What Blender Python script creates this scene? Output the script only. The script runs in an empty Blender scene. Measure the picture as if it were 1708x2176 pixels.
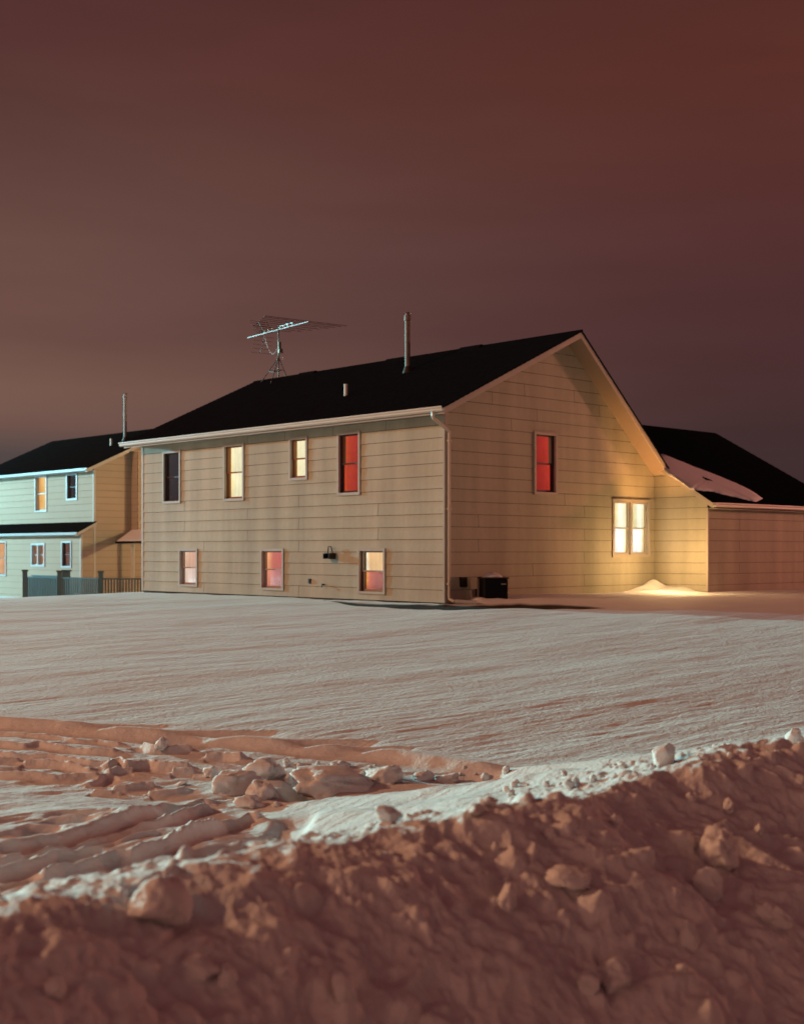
import bpy, math, random
import numpy as np
R = math.radians
random.seed(7)
sc = bpy.context.scene
col = sc.collection

# ------------------------------------------------------------------ camera
# world units are metres; z = 0 is the height of the lens
F, CX, HY = 2747.0, 854.0, 1170.0          # lens in pixels of a 1708 px wide print, centre column, horizon row
cd = bpy.data.cameras.new("camera")
cam = bpy.data.objects.new("camera", cd); col.objects.link(cam)
cam.location = (0, 0, 0); cam.rotation_euler = (R(90), 0, 0)
cd.sensor_fit = 'HORIZONTAL'; cd.sensor_width = 95.0; cd.lens = 95.0 * F / 1708.0
cd.shift_y = 82.0 / 1708.0
cd.clip_start = 0.1; cd.clip_end = 3000
cd.dof.use_dof = True; cd.dof.focus_distance = 14.0; cd.dof.aperture_fstop = 8.0
sc.camera = cam
sc.view_settings.view_transform = 'Standard'; sc.view_settings.look = 'None'
sc.view_settings.exposure = 1.0; sc.view_settings.gamma = 1.0
sc.cycles.max_bounces = 6; sc.cycles.diffuse_bounces = 1; sc.cycles.glossy_bounces = 2
sc.cycles.transparent_max_bounces = 12; sc.cycles.transmission_bounces = 4
sc.cycles.caustics_reflective = False; sc.cycles.caustics_refractive = False
sc.cycles.sample_clamp_indirect = 4.0

def lin(r, g, b, k=1.0):
    f = lambda c: (c / 255 / 12.92 if c / 255 <= .04045 else ((c / 255 + .055) / 1.055) ** 2.4) * k
    return (f(r), f(g), f(b), 1.0)

# ------------------------------------------------------------------ sky: town glow on a low overcast, night
world = bpy.data.worlds.new("World"); sc.world = world; world.use_nodes = True
wn = world.node_tree; wn.nodes.clear()
def N(tree, typ, **kw):
    n = tree.nodes.new(typ)
    for k, v in kw.items():
        if k == 'i':
            for kk, vv in v.items(): n.inputs[kk].default_value = vv
        else: setattr(n, k, v)
    return n
def mth(tree, op, a, b=None, c=None, clamp=False):
    n = tree.nodes.new('ShaderNodeMath'); n.operation = op; n.use_clamp = clamp
    for i, v in enumerate((a, b, c)):
        if v is None: continue
        if isinstance(v, (int, float)): n.inputs[i].default_value = v
        else: tree.links.new(v, n.inputs[i])
    return n.outputs[0]
def ramp(tree, fac, stops, interp='LINEAR'):
    n = tree.nodes.new('ShaderNodeValToRGB'); cr = n.color_ramp; cr.interpolation = interp
    while len(cr.elements) < len(stops): cr.elements.new(0.5)
    for e, (p, c) in zip(cr.elements, stops): e.position = p; e.color = c
    tree.links.new(fac, n.inputs[0]); return n.outputs[0]
tc = N(wn, 'ShaderNodeTexCoord'); sx = N(wn, 'ShaderNodeSeparateXYZ'); wn.links.new(tc.outputs['Generated'], sx.inputs[0])
X, Y, Z = sx.outputs
hyp = mth(wn, 'SQRT', mth(wn, 'ADD', mth(wn, 'MULTIPLY', X, X), mth(wn, 'MULTIPLY', Y, Y)))
az = mth(wn, 'DIVIDE', X, mth(wn, 'MAXIMUM', hyp, 0.001))
noi = N(wn, 'ShaderNodeTexNoise', i={'Scale': 1.6, 'Detail': 4.0, 'Roughness': .5})
mp = N(wn, 'ShaderNodeMapping'); mp.inputs['Scale'].default_value = (1.0, 1.0, 5.0); mp.inputs['Rotation'].default_value = (0, R(6), 0)
wn.links.new(tc.outputs['Generated'], mp.inputs[0]); wn.links.new(mp.outputs[0], noi.inputs['Vector'])
nz = mth(wn, 'SUBTRACT', noi.outputs[0], 0.5)
el = mth(wn, 'ADD', mth(wn, 'MULTIPLY', Z, 2.0), mth(wn, 'MULTIPLY', nz, 0.09), clamp=True)
S = .5
left = ramp(wn, el, [(0, lin(62,58,62,S)), (.15, lin(84,73,71,S)), (.205, lin(116,87,78,S)), (.26, lin(122,91,79,S)), (.33, lin(108,77,70,S)),
                     (.45, lin(107,76,69,S)), (.56, lin(98,66,60,S)), (.72, lin(88,53,50,S)), (1, lin(74,41,40,S))])
right = ramp(wn, el, [(0, lin(58,40,43,S)), (.15, lin(65,46,47,S)), (.24, lin(73,48,48,S)), (.34, lin(77,47,48,S)), (.45, lin(81,47,47,S)),
                      (.56, lin(87,48,44,S)), (.68, lin(91,48,41,S)), (.8, lin(84,45,40,S)), (1, lin(72,39,38,S))])
mr = N(wn, 'ShaderNodeMapRange', interpolation_type='SMOOTHSTEP'); mr.inputs['From Min'].default_value = -.34; mr.inputs['From Max'].default_value = .33
wn.links.new(mth(wn, 'ADD', az, mth(wn, 'MULTIPLY', nz, .22)), mr.inputs['Value'])
mx = N(wn, 'ShaderNodeMix', data_type='RGBA'); wn.links.new(mr.outputs[0], mx.inputs[0]); wn.links.new(left, mx.inputs[6]); wn.links.new(right, mx.inputs[7])
fine = N(wn, 'ShaderNodeTexNoise', i={'Scale': 3.0, 'Detail': 5.0, 'Roughness': .55}); wn.links.new(mp.outputs[0], fine.inputs['Vector'])
gl_ = N(wn, 'ShaderNodeMapRange', interpolation_type='SMOOTHSTEP'); gl_.inputs['From Min'].default_value = .1; gl_.inputs['From Max'].default_value = -.7; gl_.inputs['To Min'].default_value = 1; gl_.inputs['To Max'].default_value = 1.8
wn.links.new(Y, gl_.inputs['Value'])      # sky behind the camera brightened as soft fill for bank and walls
gain = mth(wn, 'ADD', 0.81, mth(wn, 'MULTIPLY', fine.outputs[0], 0.38))
bg = N(wn, 'ShaderNodeBackground'); wo = N(wn, 'ShaderNodeOutputWorld')
wn.links.new(mx.outputs[2], bg.inputs[0]); wn.links.new(mth(wn, 'MULTIPLY', gain, gl_.outputs[0]), bg.inputs[1]); wn.links.new(bg.outputs[0], wo.inputs[0])

# ------------------------------------------------------------------ lights: street lamps of the neighbourhood (out of frame), a yard light by the wing, added fills
from mathutils import Vector
def aim(o, d): o.rotation_euler = Vector(d).to_track_quat('-Z', 'Y').to_euler()
def point(name, loc, power, color, radius):
    d = bpy.data.lights.new(name, 'POINT'); d.energy = power; d.color = color; d.shadow_soft_size = radius
    o = bpy.data.objects.new(name, d); o.location = loc; col.objects.link(o); return o
sd = bpy.data.lights.new("cool_low_glare", 'SUN'); sd.energy = 1.8; sd.angle = R(.8); sd.color = (.42, .96, .88)
sun = bpy.data.objects.new("cool_low_glare", sd); col.objects.link(sun); aim(sun, (.70, -.714, -.125))  # parallel cool light, low, from beyond the houses at left
point("mercury_street_light", (-43, 60.5, 7.2), 32000, (.28, .80, .98), .2)
point("sodium_or_fill_light", (-46, 14, 19), 22500, (1.0, .48, .24), 1.5)
point("sodium_or_fill_light", (-27, -24, 9), 2200, (1.0, .46, .28), 3.0)  # added fill, out of frame, gives the bank face soft relief
point("neighbour_wall_fill", (3, 52, 4), 2000, (1.0, .78, .40), .2)  # added unseen lamp, brightens the neighbour's side wall
point("sodium_or_fill_light", (36, 40, 4.4), 6300, (1.0, .35, .24), .9)
yl = (.94 + 6.45*.7266 + 1.42*.687, 28.4 + 6.45*.687 - 1.42*.7266, -.14)
point("yard_light", yl, 66, (1.0, .61, .26), .012)
yd = bpy.data.lights.new("yard_light_beam", 'SPOT'); yd.energy = 210; yd.color = (1.0, .45, .13); yd.spot_size = R(62); yd.spot_blend = .8; yd.shadow_soft_size = .012
yo = bpy.data.objects.new("yard_light_beam", yd); yo.location = yl; col.objects.link(yo); aim(yo, (-.35, 1.15, 2.9))

# ------------------------------------------------------------------ helpers
def tag(o, label=None, cat=None, group=None, kind=None):
    if label: o["label"] = label
    if cat: o["category"] = cat
    if group: o["group"] = group
    if kind: o["kind"] = kind
    return o
def empty(name, loc, label, cat, group=None):
    o = bpy.data.objects.new(name, None); o.location = loc; o.empty_display_size = .3; col.objects.link(o)
    return tag(o, label, cat, group)
def root_loc(o):
    v = Vector((0, 0, 0))
    while o is not None: v += o.location; o = o.parent
    return v
class MB:
    def __init__(s): s.v = []; s.f = []
    def poly(s, pts):
        k = len(s.v); s.v += [tuple(p) for p in pts]; s.f.append(tuple(range(k, k + len(pts)))); return s
    def hexa(s, b, t):            # bottom quad, top quad
        k = len(s.v); s.v += [tuple(p) for p in list(b) + list(t)]
        for f in ((3,2,1,0),(4,5,6,7),(0,1,5,4),(1,2,6,5),(2,3,7,6),(3,0,4,7)): s.f.append(tuple(k + i for i in f))
        return s
    def tube(s, pts, r, n=10, r2=None, cap=True):
        pts = [Vector(p) for p in pts]; k0 = len(s.v); m = len(pts)
        for i, p in enumerate(pts):
            d = (pts[min(i+1, m-1)] - pts[max(i-1, 0)]).normalized()
            a = d.orthogonal().normalized() if i == 0 else (a - d * a.dot(d)).normalized()
            b = d.cross(a); rr = r if r2 is None else r + (r2 - r) * i / (m - 1)
            for j in range(n):
                t = 2 * math.pi * j / n; s.v.append(tuple(p + (a * math.cos(t) + b * math.sin(t)) * rr))
        for i in range(m - 1):
            for j in range(n):
                a0 = k0 + i*n + j; a1 = k0 + i*n + (j+1) % n
                s.f.append((a0, a1, a1 + n, a0 + n))
        if cap: s.f.append(tuple(k0 + j for j in reversed(range(n)))); s.f.append(tuple(k0 + (m-1)*n + j for j in range(n)))
        return s
    def build(s, name, mat, parent=None, smooth=False, bevel=0):
        L = root_loc(parent) if parent else Vector((0, 0, 0))
        me = bpy.data.meshes.new(name); me.from_pydata([(x - L.x, y - L.y, z - L.z) for x, y, z in s.v], [], s.f)
        me.materials.append(mat); me.update()
        if smooth: me.polygons.foreach_set('use_smooth', [True] * len(me.polygons))
        o = bpy.data.objects.new(name, me); col.objects.link(o)
        if parent: o.parent = parent
        if bevel:
            md = o.modifiers.new('b', 'BEVEL'); md.width = bevel; md.segments = 2; md.limit_method = 'ANGLE'
        return o
class Frame:
    """wall frame: u along the wall, n outward, z up"""
    def __init__(s, o, u, n): s.o = o; s.u = u; s.n = n
    def p(s, a, z, out=0.0): return (s.o[0] + s.u[0]*a + s.n[0]*out, s.o[1] + s.u[1]*a + s.n[1]*out, z)
    def box(s, mb, a0, a1, z0, z1, o0, o1):
        q = lambda z: [s.p(a0, z, o0), s.p(a1, z, o0), s.p(a1, z, o1), s.p(a0, z, o1)]
        return mb.hexa(q(z0), q(z1))
    def at(s, x, y, out=0.0):      # where the sight line through print pixel (x, y) meets this wall
        k = (x - CX) / F; ox, oy = s.o[0] + s.n[0]*out, s.o[1] + s.n[1]*out
        a = (k * oy - ox) / (s.u[0] - k * s.u[1]); d = oy + s.u[1] * a
        return a, (HY - y) * d / F
dR = (.7266, .6870); dL = (-.6870, .7266)
P0 = (.94, 28.4)
facade = Frame(P0, dL, (-dR[0], -dR[1]))
gable = Frame(P0, dR, (-dL[0], -dL[1]))
def W(s, t, h): return (P0[0] + s*dR[0] + t*dL[0], P0[1] + s*dR[1] + t*dL[1], h)
def stt(X, Y): a, b = X - P0[0], Y - P0[1]; return a*dR[0] + b*dR[1], a*dL[0] + b*dL[1]

# ------------------------------------------------------------------ materials
def mat(name, c, rough=.6, metal=0.0, spec=.5, bump=None, var=None, streak=None):
    m = bpy.data.materials.new(name); m.use_nodes = True; t = m.node_tree; p = t.nodes['Principled BSDF']
    p.inputs['Base Color'].default_value = (*c, 1); p.inputs['Roughness'].default_value = rough
    p.inputs['Metallic'].default_value = metal; p.inputs['Specular IOR Level'].default_value = spec
    tc = t.nodes.new('ShaderNodeTexCoord'); last = None
    def nz(scale, detail=3, sc3=None, rgh=.55):
        n = t.nodes.new('ShaderNodeTexNoise'); n.inputs['Scale'].default_value = scale; n.inputs['Detail'].default_value = detail; n.inputs['Roughness'].default_value = rgh
        src = tc.outputs['Object']
        if sc3:
            mpp = t.nodes.new('ShaderNodeMapping'); mpp.inputs['Scale'].default_value = sc3; t.links.new(src, mpp.inputs[0]); src = mpp.outputs[0]
        t.links.new(src, n.inputs['Vector']); return n.outputs[0]
    facs = []
    if var: facs.append(mth(t, 'MULTIPLY_ADD', mth(t, 'SUBTRACT', nz(var[0], 4), .5), var[1] * 2, 1.0))
    if streak: facs.append(mth(t, 'MULTIPLY_ADD', mth(t, 'SUBTRACT', nz(1.0, 4, streak[0]), .5), streak[1] * 2, 1.0))
    if facs:
        f = facs[0]
        for g in facs[1:]: f = mth(t, 'MULTIPLY', f, g)
        v = t.nodes.new('ShaderNodeVectorMath'); v.operation = 'SCALE'; v.inputs[0].default_value = c; t.links.new(f, v.inputs['Scale']); t.links.new(v.outputs[0], p.inputs['Base Color'])
    if bump:
        for i, (sc_, dist, s3) in enumerate(bump):
            b = t.nodes.new('ShaderNodeBump'); b.inputs['Distance'].default_value = dist; b.inputs['Strength'].default_value = 1.0
            t.links.new(nz(sc_, 3, s3), b.inputs['Height'])
            if last: t.links.new(last, b.inputs['Normal'])
            last = b.outputs[0]
        t.links.new(last, p.inputs['Normal'])
    return m
def emis(name, stops, rough_scale=3.0, strength=1.0, grad='X'):
    """a lit blind or curtain: uneven glow through cloth"""
    m = bpy.data.materials.new(name); m.use_nodes = True; t = m.node_tree; t.nodes.clear()
    tc = t.nodes.new('ShaderNodeTexCoord'); s = t.nodes.new('ShaderNodeSeparateXYZ'); t.links.new(tc.outputs['Generated'], s.inputs[0])
    n = t.nodes.new('ShaderNodeTexNoise'); n.inputs['Scale'].default_value = rough_scale; n.inputs['Detail'].default_value = 3; t.links.new(tc.outputs['Object'], n.inputs['Vector'])
    f = mth(t, 'ADD', s.outputs[grad], mth(t, 'MULTIPLY', mth(t, 'SUBTRACT', n.outputs[0], .5), .5), clamp=True)
    c = ramp(t, f, stops); e = t.nodes.new('ShaderNodeEmission'); t.links.new(c, e.inputs[0])
    n2 = t.nodes.new('ShaderNodeTexNoise'); n2.inputs['Scale'].default_value = 2.2; n2.inputs['Detail'].default_value = 2; t.links.new(tc.outputs['Object'], n2.inputs['Vector'])
    mpz = t.nodes.new('ShaderNodeMapping'); mpz.inputs['Scale'].default_value = (9, 9, .6); n3 = t.nodes.new('ShaderNodeTexNoise'); n3.inputs['Scale'].default_value = 1.6; n3.inputs['Detail'].default_value = 2
    t.links.new(tc.outputs['Object'], mpz.inputs[0]); t.links.new(mpz.outputs[0], n3.inputs['Vector'])      # soft vertical folds of the cloth
    g_ = mth(t, 'ADD', mth(t, 'MULTIPLY', n2.outputs[0], .45), mth(t, 'MULTIPLY', n3.outputs[0], .5)); gz_ = mth(t, 'MULTIPLY', s.outputs['Z'], .16)
    t.links.new(mth(t, 'MULTIPLY', mth(t, 'ADD', mth(t, 'ADD', g_, gz_), .44), strength), e.inputs[1])
    o = t.nodes.new('ShaderNodeOutputMaterial'); t.links.new(e.outputs[0], o.inputs[0]); return m
siding = mat('siding', (.45, .41, .30), .75, spec=.25, bump=[(55, .0025, (.35, .35, 1.6))], var=(9, .07), streak=((1.3, 1.3, .13), .42))
sidinglit = siding
backing = mat('wall_backing', (.10, .065, .045), .9)
trim = mat('trim_paint', (.46, .40, .32), .6, spec=.35, var=(6, .06))
guttm = mat('gutter_paint', (.58, .52, .42), .45, var=(3, .05))
roofm = mat('shingle', (.010, .012, .016), .95, spec=.02, bump=[(14, .006, None)], var=(5, .3))
found = mat('foundation', (.055, .045, .04), .9, bump=[(20, .01, None)])
steel = mat('galvanised_pipe', (.15, .10, .085), .6, metal=.0, var=(12, .12))
pvc = mat('vent_pvc', (.62, .56, .48), .6)
blackm = mat('black_enamel', (.006, .007, .007), .55, spec=.2)
darkm = mat('dark_iron', (.03, .022, .02), .5, metal=.3)
woodin = mat('brown_jamb', (.28, .11, .055), .6)
woodgrey = mat('sash_paint', (.42, .33, .28), .6)
darksash = mat('dark_sash', (.055, .035, .035), .6)
whitep = mat('white_vinyl', (.42, .43, .43), .4)
fencem = mat('fence_paint', (.035, .065, .065), .6, var=(7, .15))
nroof = mat('neighbour_shingle', (.012, .012, .012), .95, spec=.03, var=(5, .25))
nsiding = mat('neighbour_siding', (.40, .295, .20), .75, spec=.25, bump=[(55, .0025, (.35, .35, 1.6))], var=(3, .05))
g = bpy.data.materials.new('window_glass'); g.use_nodes = True; t = g.node_tree; t.nodes.clear()
tr = t.nodes.new('ShaderNodeBsdfTransparent'); tr.inputs[0].default_value = (1, 1, 1, 1)
gl = t.nodes.new('ShaderNodeBsdfGlossy'); gl.inputs['Roughness'].default_value = .03; gl.inputs[0].default_value = (1, 1, 1, 1)
fr = t.nodes.new('ShaderNodeFresnel'); fr.inputs[0].default_value = 1.45; ms = t.nodes.new('ShaderNodeMixShader')
t.links.new(mth(t, 'MINIMUM', fr.outputs[0], .10), ms.inputs[0]); t.links.new(tr.outputs[0], ms.inputs[1]); t.links.new(gl.outputs[0], ms.inputs[2])
oo = t.nodes.new('ShaderNodeOutputMaterial'); t.links.new(ms.outputs[0], oo.inputs[0]); glass = g
E = .6
em_cream = emis('lit_cream_blind', [(0, lin(250,226,160,E)), (.12, lin(243,232,188,E)), (1, lin(234,228,190,E))])
em_red = emis('lit_red_shade', [(0, lin(206,78,44,.46)), (.3, lin(188,62,42,.46)), (.7, lin(168,48,40,.46)), (1, lin(150,40,38,.46))], 5)
em_red2 = emis('lit_crimson_shade', [(0, lin(140,26,32,.46)), (.5, lin(168,46,36,.46)), (1, lin(192,56,42,.46))], 5)
em_orange = emis('lit_room_orange', [(0, lin(250,170,80,E)), (1, lin(250,190,110,E))])
em_yellow = emis('lit_room_yellow', [(0, lin(255,225,140,E)), (1, lin(252,222,150,E))])
em_pink = emis('lit_pink_blind', [(0, lin(246,228,205,E)), (.18, lin(214,168,140,E)), (.6, lin(208,160,138,E)), (1, lin(236,205,186,E))], 1.5)
em_palepink = emis('lit_pale_blind', [(0, lin(222,196,176,E)), (.5, lin(206,178,166,E)), (1, lin(212,186,176,E))])
em_rose = emis('lit_rose_blind', [(0, lin(232,160,110,E)), (.25, lin(190,104,88,E)), (.6, lin(186,96,88,E)), (1, lin(164,80,74,E))], 2)
em_rose2 = emis('lit_rose_lower', [(0, lin(222,140,110,E)), (.3, lin(182,108,104,E)), (1, lin(150,82,76,E))], 2)
em_peach = emis('lit_peach_blind', [(0, lin(255,244,216,E)), (.16, lin(226,180,126,E)), (.6, lin(226,184,132,E)), (1, lin(248,222,178,E))], 1.5)
em_maroon = emis('lit_maroon_blind', [(0, lin(230,150,80,E)), (.1, lin(180,76,52,E)), (.45, lin(142,54,46,E)), (1, lin(122,44,42,E))], 3)
em_white = emis('lit_white_curtain', [(0, lin(222,224,218,.78)), (.6, lin(226,226,222,.78)), (.85, lin(240,236,214,.78)), (1, lin(236,205,130,E))], .8)
em_whiteup = emis('lit_curtain_top', [(0, lin(226,222,198,.75)), (.35, lin(214,200,142,.7)), (.65, lin(236,234,214,.75)), (1, lin(246,232,186,E))], 2.5)
em_gold = emis('lit_gold_blind', [(0, lin(214,140,70,E)), (.3, lin(232,184,110,E)), (.7, lin(240,204,140,E)), (1, lin(228,170,96,E))], 2)
em_dim = emis('dim_mauve_room', [(0, lin(110,74,62,E)), (.5, lin(96,66,60,E)), (1, lin(88,60,56,E))])
em_dusk = emis('unlit_room', [(0, lin(50,44,46,E)), (1, lin(44,40,43,E))])
em_amber = emis('lit_amber_curtain', [(0, lin(150,84,50,E)), (.45, lin(206,140,70,E)), (.6, lin(120,80,56,E)), (1, lin(226,164,86,E))], 6)
em_peach2 = emis('lit_apricot_blind', [(0, lin(206,150,104,E)), (.5, lin(216,164,118,E)), (1, lin(190,128,86,E))], 2)

for m_ in (roofm, nroof):
    t = m_.node_tree; d_ = t.nodes.new('ShaderNodeBsdfDiffuse'); d_.inputs['Roughness'].default_value = 1; p = t.nodes['Principled BSDF']
    if p.inputs['Base Color'].links: t.links.new(p.inputs['Base Color'].links[0].from_socket, d_.inputs[0])
    if p.inputs['Normal'].links: t.links.new(p.inputs['Normal'].links[0].from_socket, d_.inputs['Normal'])
    t.links.new(d_.outputs[0], t.nodes['Material Output'].inputs[0])
# ------------------------------------------------------------------ lap siding
ZB, CH = -1.15, .2805
def clip(poly, f):
    out = []
    for i in range(len(poly)):
        a, b = poly[i], poly[(i+1) % len(poly)]; fa, fb = f(a), f(b)
        if fa <= 0: out.append(a)
        if (fa < 0 < fb) or (fb < 0 < fa):
            k = fa / (fa - fb); out.append((a[0] + (b[0]-a[0])*k, a[1] + (b[1]-a[1])*k))
    return out
def lap_wall(fr, a0, a1, top, holes=(), joints=(), zb=ZB, slit=.009, kinks=(), mb=None, bk=None):
    """top: function a -> z.  holes: (a0,a1,z0,z1).  joints: (a, row)"""
    mb = mb or MB(); bk = bk or MB()
    zmax = max(top(a0), top(a1), *[top(k) for k in kinks]) if kinks else max(top(a0), top(a1))
    rows = int(math.ceil((zmax - zb) / CH))
    for r in range(rows):
        z0 = zb + r * CH; z1 = z0 + CH - slit
        br = {a0, a1, *kinks}
        gaps = [(a - .006, a + .006) for a, row in joints if row == r and a0 < a < a1]
        for h in holes: br |= {h[0], h[1]}
        for q in gaps: br |= set(q)
        br = sorted(b for b in br if a0 <= b <= a1)
        off = lambda z: .004 + .017 * (1 - (z - z0) / CH)
        for p, q in zip(br, br[1:]):
            if q - p < 1e-6: continue
            mid = (p + q) / 2
            if any(g0 < mid < g1 for g0, g1 in gaps): continue
            segs = [(z0, z1)]
            for h in holes:
                if h[0] - 1e-6 <= p and q <= h[1] + 1e-6:
                    ns = []
                    for (u0, u1) in segs:
                        if h[2] > u0: ns.append((u0, min(u1, h[2])))
                        if h[3] < u1: ns.append((max(u0, h[3]), u1))
                    segs = [x for x in ns if x[1] - x[0] > 1e-4]
            tp, tq = top(p), top(q)
            for (u0, u1) in segs:
                pl = clip([(p, u0), (q, u0), (q, u1), (p, u1)], lambda v: v[1] - (tp + (tq - tp) * (v[0] - p) / (q - p)))
                if len(pl) >= 3:
                    mb.poly([fr.p(a, z, off(z)) for a, z in pl])
                    if u0 == z0 and min(tp, tq) > z0: mb.poly([fr.p(p, z0, -.006), fr.p(q, z0, -.006), fr.p(q, z0, off(z0)), fr.p(p, z0, off(z0))])
    br = sorted({a0, a1, *kinks, *[h[0] for h in holes], *[h[1] for h in holes]}); br = [b for b in br if a0 <= b <= a1]
    for p, q in zip(br, br[1:]):
        zs = zb; hs = sorted([(h[2], h[3]) for h in holes if h[0] - 1e-6 <= p and q <= h[1] + 1e-6])
        for h0, h1 in hs:
            if h0 > zs: bk.poly([fr.p(p, zs, -.006), fr.p(q, zs, -.006), fr.p(q, h0, -.006), fr.p(p, h0, -.006)])
            zs = h1
        if top(p) > zs or top(q) > zs: bk.poly([fr.p(p, zs, -.006), fr.p(q, zs, -.006), fr.p(q, top(q), -.006), fr.p(p, top(p), -.006)])
    return mb, bk
def wall_obj(args, parent, m=None, extra=None):
    mb, bk = lap_wall(*args[0], **args[1])
    o = mb.build('wall', m or siding, parent)
    k = len(o.data.vertices)
    # dark sheathing behind the boards, in the same wall mesh
    L = root_loc(parent); me = o.data; me.materials.append(backing)
    import bmesh
    bm = bmesh.new(); bm.from_mesh(me)
    for f in bk.f:
        fc = bm.faces.new([bm.verts.new(Vector(bk.v[i]) - L) for i in f]); fc.material_index = 1
    bm.to_mesh(me); bm.free(); return o

# ------------------------------------------------------------------ windows
def rect_frame(fr, mb, a0, a1, z0, z1, w, o0, o1, wb=None, wt=None):
    wb = w if wb is None else wb; wt = w if wt is None else wt
    fr.box(mb, a0, a0 + w, z0, z1, o0, o1); fr.box(mb, a1 - w, a1, z0, z1, o0, o1)
    fr.box(mb, a0 + w, a1 - w, z0, z0 + wb, o0, o1 - .002); fr.box(mb, a0 + w, a1 - w, z1 - wt, z1, o0, o1 - .002)
def window(host, fr, rc, sashm, shade_up, shade_lo, gapside=0, glow=None, casing=trim, cw=.065, double=False, back=None, proud=.05, jamb=None, splitpos=.5, gapcov=(1, 1), dp=1.0):
    a0, a1, z0, z1 = rc
    mb = MB(); rect_frame(fr, mb, a0, a1, z0, z1, cw, -.01, proud)
    cells = [(a0 + cw, a1 - cw)]
    if double:
        m = (a0 + a1) / 2; fr.box(mb, m - .035, m + .035, z0 + cw, z1 - cw, -.01, proud - .004); cells = [(a0 + cw, m - .035), (m + .035, a1 - cw)]
    w = mb.build('window', casing, host)
    y0, y1 = z0 + cw, z1 - cw; zm = y0 + (y1 - y0) * splitpos
    for (b0, b1) in cells:
        jb = MB(); rect_frame(fr, jb, b0 - .02, b1 + .02, y0 - .02, y1 + .02, .02, -.26 * dp, -.012); jb.build('jamb', jamb or sashm, w)
        ub = MB(); rect_frame(fr, ub, b0, b1, zm - .018, y1, .032, -.075 * dp, -.045 * dp, .036, .035); ub.build('sash', sashm, w)
        lb = MB(); rect_frame(fr, lb, b0, b1, y0, zm + .018, .036, -.11 * dp, -.078 * dp, .05, .036); lb.build('sash', sashm, w)
        pn = MB(); fr.box(pn, b0 + .032, b1 - .032, zm + .018, y1 - .035, -.062 * dp, -.058 * dp); pn.build('pane', glass, w)
        pn = MB(); fr.box(pn, b0 + .036, b1 - .036, y0 + .05, zm - .018, -.096 * dp, -.092 * dp); pn.build('pane', glass, w)
        g0 = .045 if gapside in (-1, 2) else -.018; g1 = .045 if gapside in (1, 2) else -.018
        for k, (sm, q0, q1) in enumerate(((shade_up, zm, y1 + .018), (shade_lo, y0 - .018, zm))):
            h0, h1 = (g0 if gapcov[k] else -.018), (g1 if gapcov[k] else -.018)
            s_ = MB(); fr.box(s_, b0 + h0, b1 - h1, q0, q1, -.152 * dp, -.146 * dp); s_.build('shade', sm, w)
        bb = MB(); fr.box(bb, b0 - .018, b1 + .018, y0 - .018, y1 + .018, -.25 * dp, -.245 * dp); bb.build('lit_room', back or shade_up, w)
    return w
def rc_of(fr, x0, x1, yt, yb, out=.0):
    """window rectangle on the wall from the four print rows/columns (yt, yb taken at the middle)"""
    a, _ = fr.at(x0, yt, out); b, _ = fr.at(x1, yt, out); m = (x0 + x1) / 2
    _, z1 = fr.at(m, yt, out); _, z0 = fr.at(m, yb, out)
    return (min(a, b), max(a, b), z0, z1)
def hole(rc, m=.035): return (rc[0] + m, rc[1] - m, rc[2] + m, rc[3] - m)

# ================================================================== MAIN HOUSE
house = empty('family_house', W(4, 6, -1.2), 'tan lap sided house with a black roof, lit windows and a low wing at right', 'house', 'houses on the snowy lot')
S_E, H_E = -.517, 3.10; S_A, H_A = 4.126, 5.25; S_B, H_B = 7.677, 2.12
T0, T1 = -.5, 12.42
def hroof(s): return H_E + (H_A - H_E) * (s - S_E) / (S_A - S_E) if s <= S_A else H_A + (H_B - H_A) * (s - S_A) / (S_B - S_A)
LEN = 12.26; WID = 7.765
w_f = {  # long wall
 'a': rc_of(facade, 347.8, 385.7, 957.5, 1070), 'b': rc_of(facade, 476.5, 520.6, 942.5, 1064.5), 'c': rc_of(facade, 615.8, 655.3, 928, 1020.5), 'd': rc_of(facade, 718.6, 767.4, 917, 1052.5),
 'e': rc_of(facade, 382, 421.8, 1166, 1246.5), 'f': rc_of(facade, 555.6, 604.7, 1166, 1254.5), 'g': rc_of(facade, 762.5, 820.5, 1165.5, 1262.5)}
def row_of(z): return int((z - ZB) // CH)
def J(fr, pts, sx, ox, oy):
    out = []
    for rx, ry in pts:
        a, z = fr.at((ox + rx * sx) * .68, (oy + ry * sx) * .68); out.append((a, row_of(z)))
    return out
jf = J(facade, [(1020,375),(1375,340),(1508,965),(1508,1180),(1508,1395),(1508,1825),(1020,1085),(1020,1290),(420,1020),(420,1200),(605,1395),(605,1785)], .3279, 440, 1250) + \
     J(facade, [(432,290),(935,235),(862,1045),(862,1270)], .3279, 900, 1250)
wall_obj(((facade, 0.0, LEN, lambda a: 2.985), dict(holes=[hole(r) for r in w_f.values()], joints=jf)), house)
rg1 = rc_of(gable, 1132.5, 1181.7, 918.5, 1051.5); rg2 = rc_of(gable, 1299, 1378.5, 1061, 1184)
jg = J(gable, [(407,555),(998,545),(730,680),(545,760),(930,1290),(1072,1375),(1072,1545),(1072,1720),(308,1440),(308,1610),(700,1790),(1072,1890),(1180,620),(640,480)], .4333, 1360, 1000)
wall_obj(((gable, 0.0, WID, lambda s: min(hroof(s) - .15, 99)), dict(holes=[hole(rg1), hole(rg2)], joints=jg, kinks=[S_A])), house)
# back and far walls (plain, out of sight but standing)
far = Frame(W(0, LEN, 0)[:2], dR, dL); back_w = Frame(W(WID, 0, 0)[:2], dL, dR)
wall_obj(((far, 0.0, WID, lambda s: hroof(s) - .15), dict(kinks=[S_A])), house)
wall_obj(((back_w, 0.0, LEN, lambda a: 2.0), {}), house)
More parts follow.
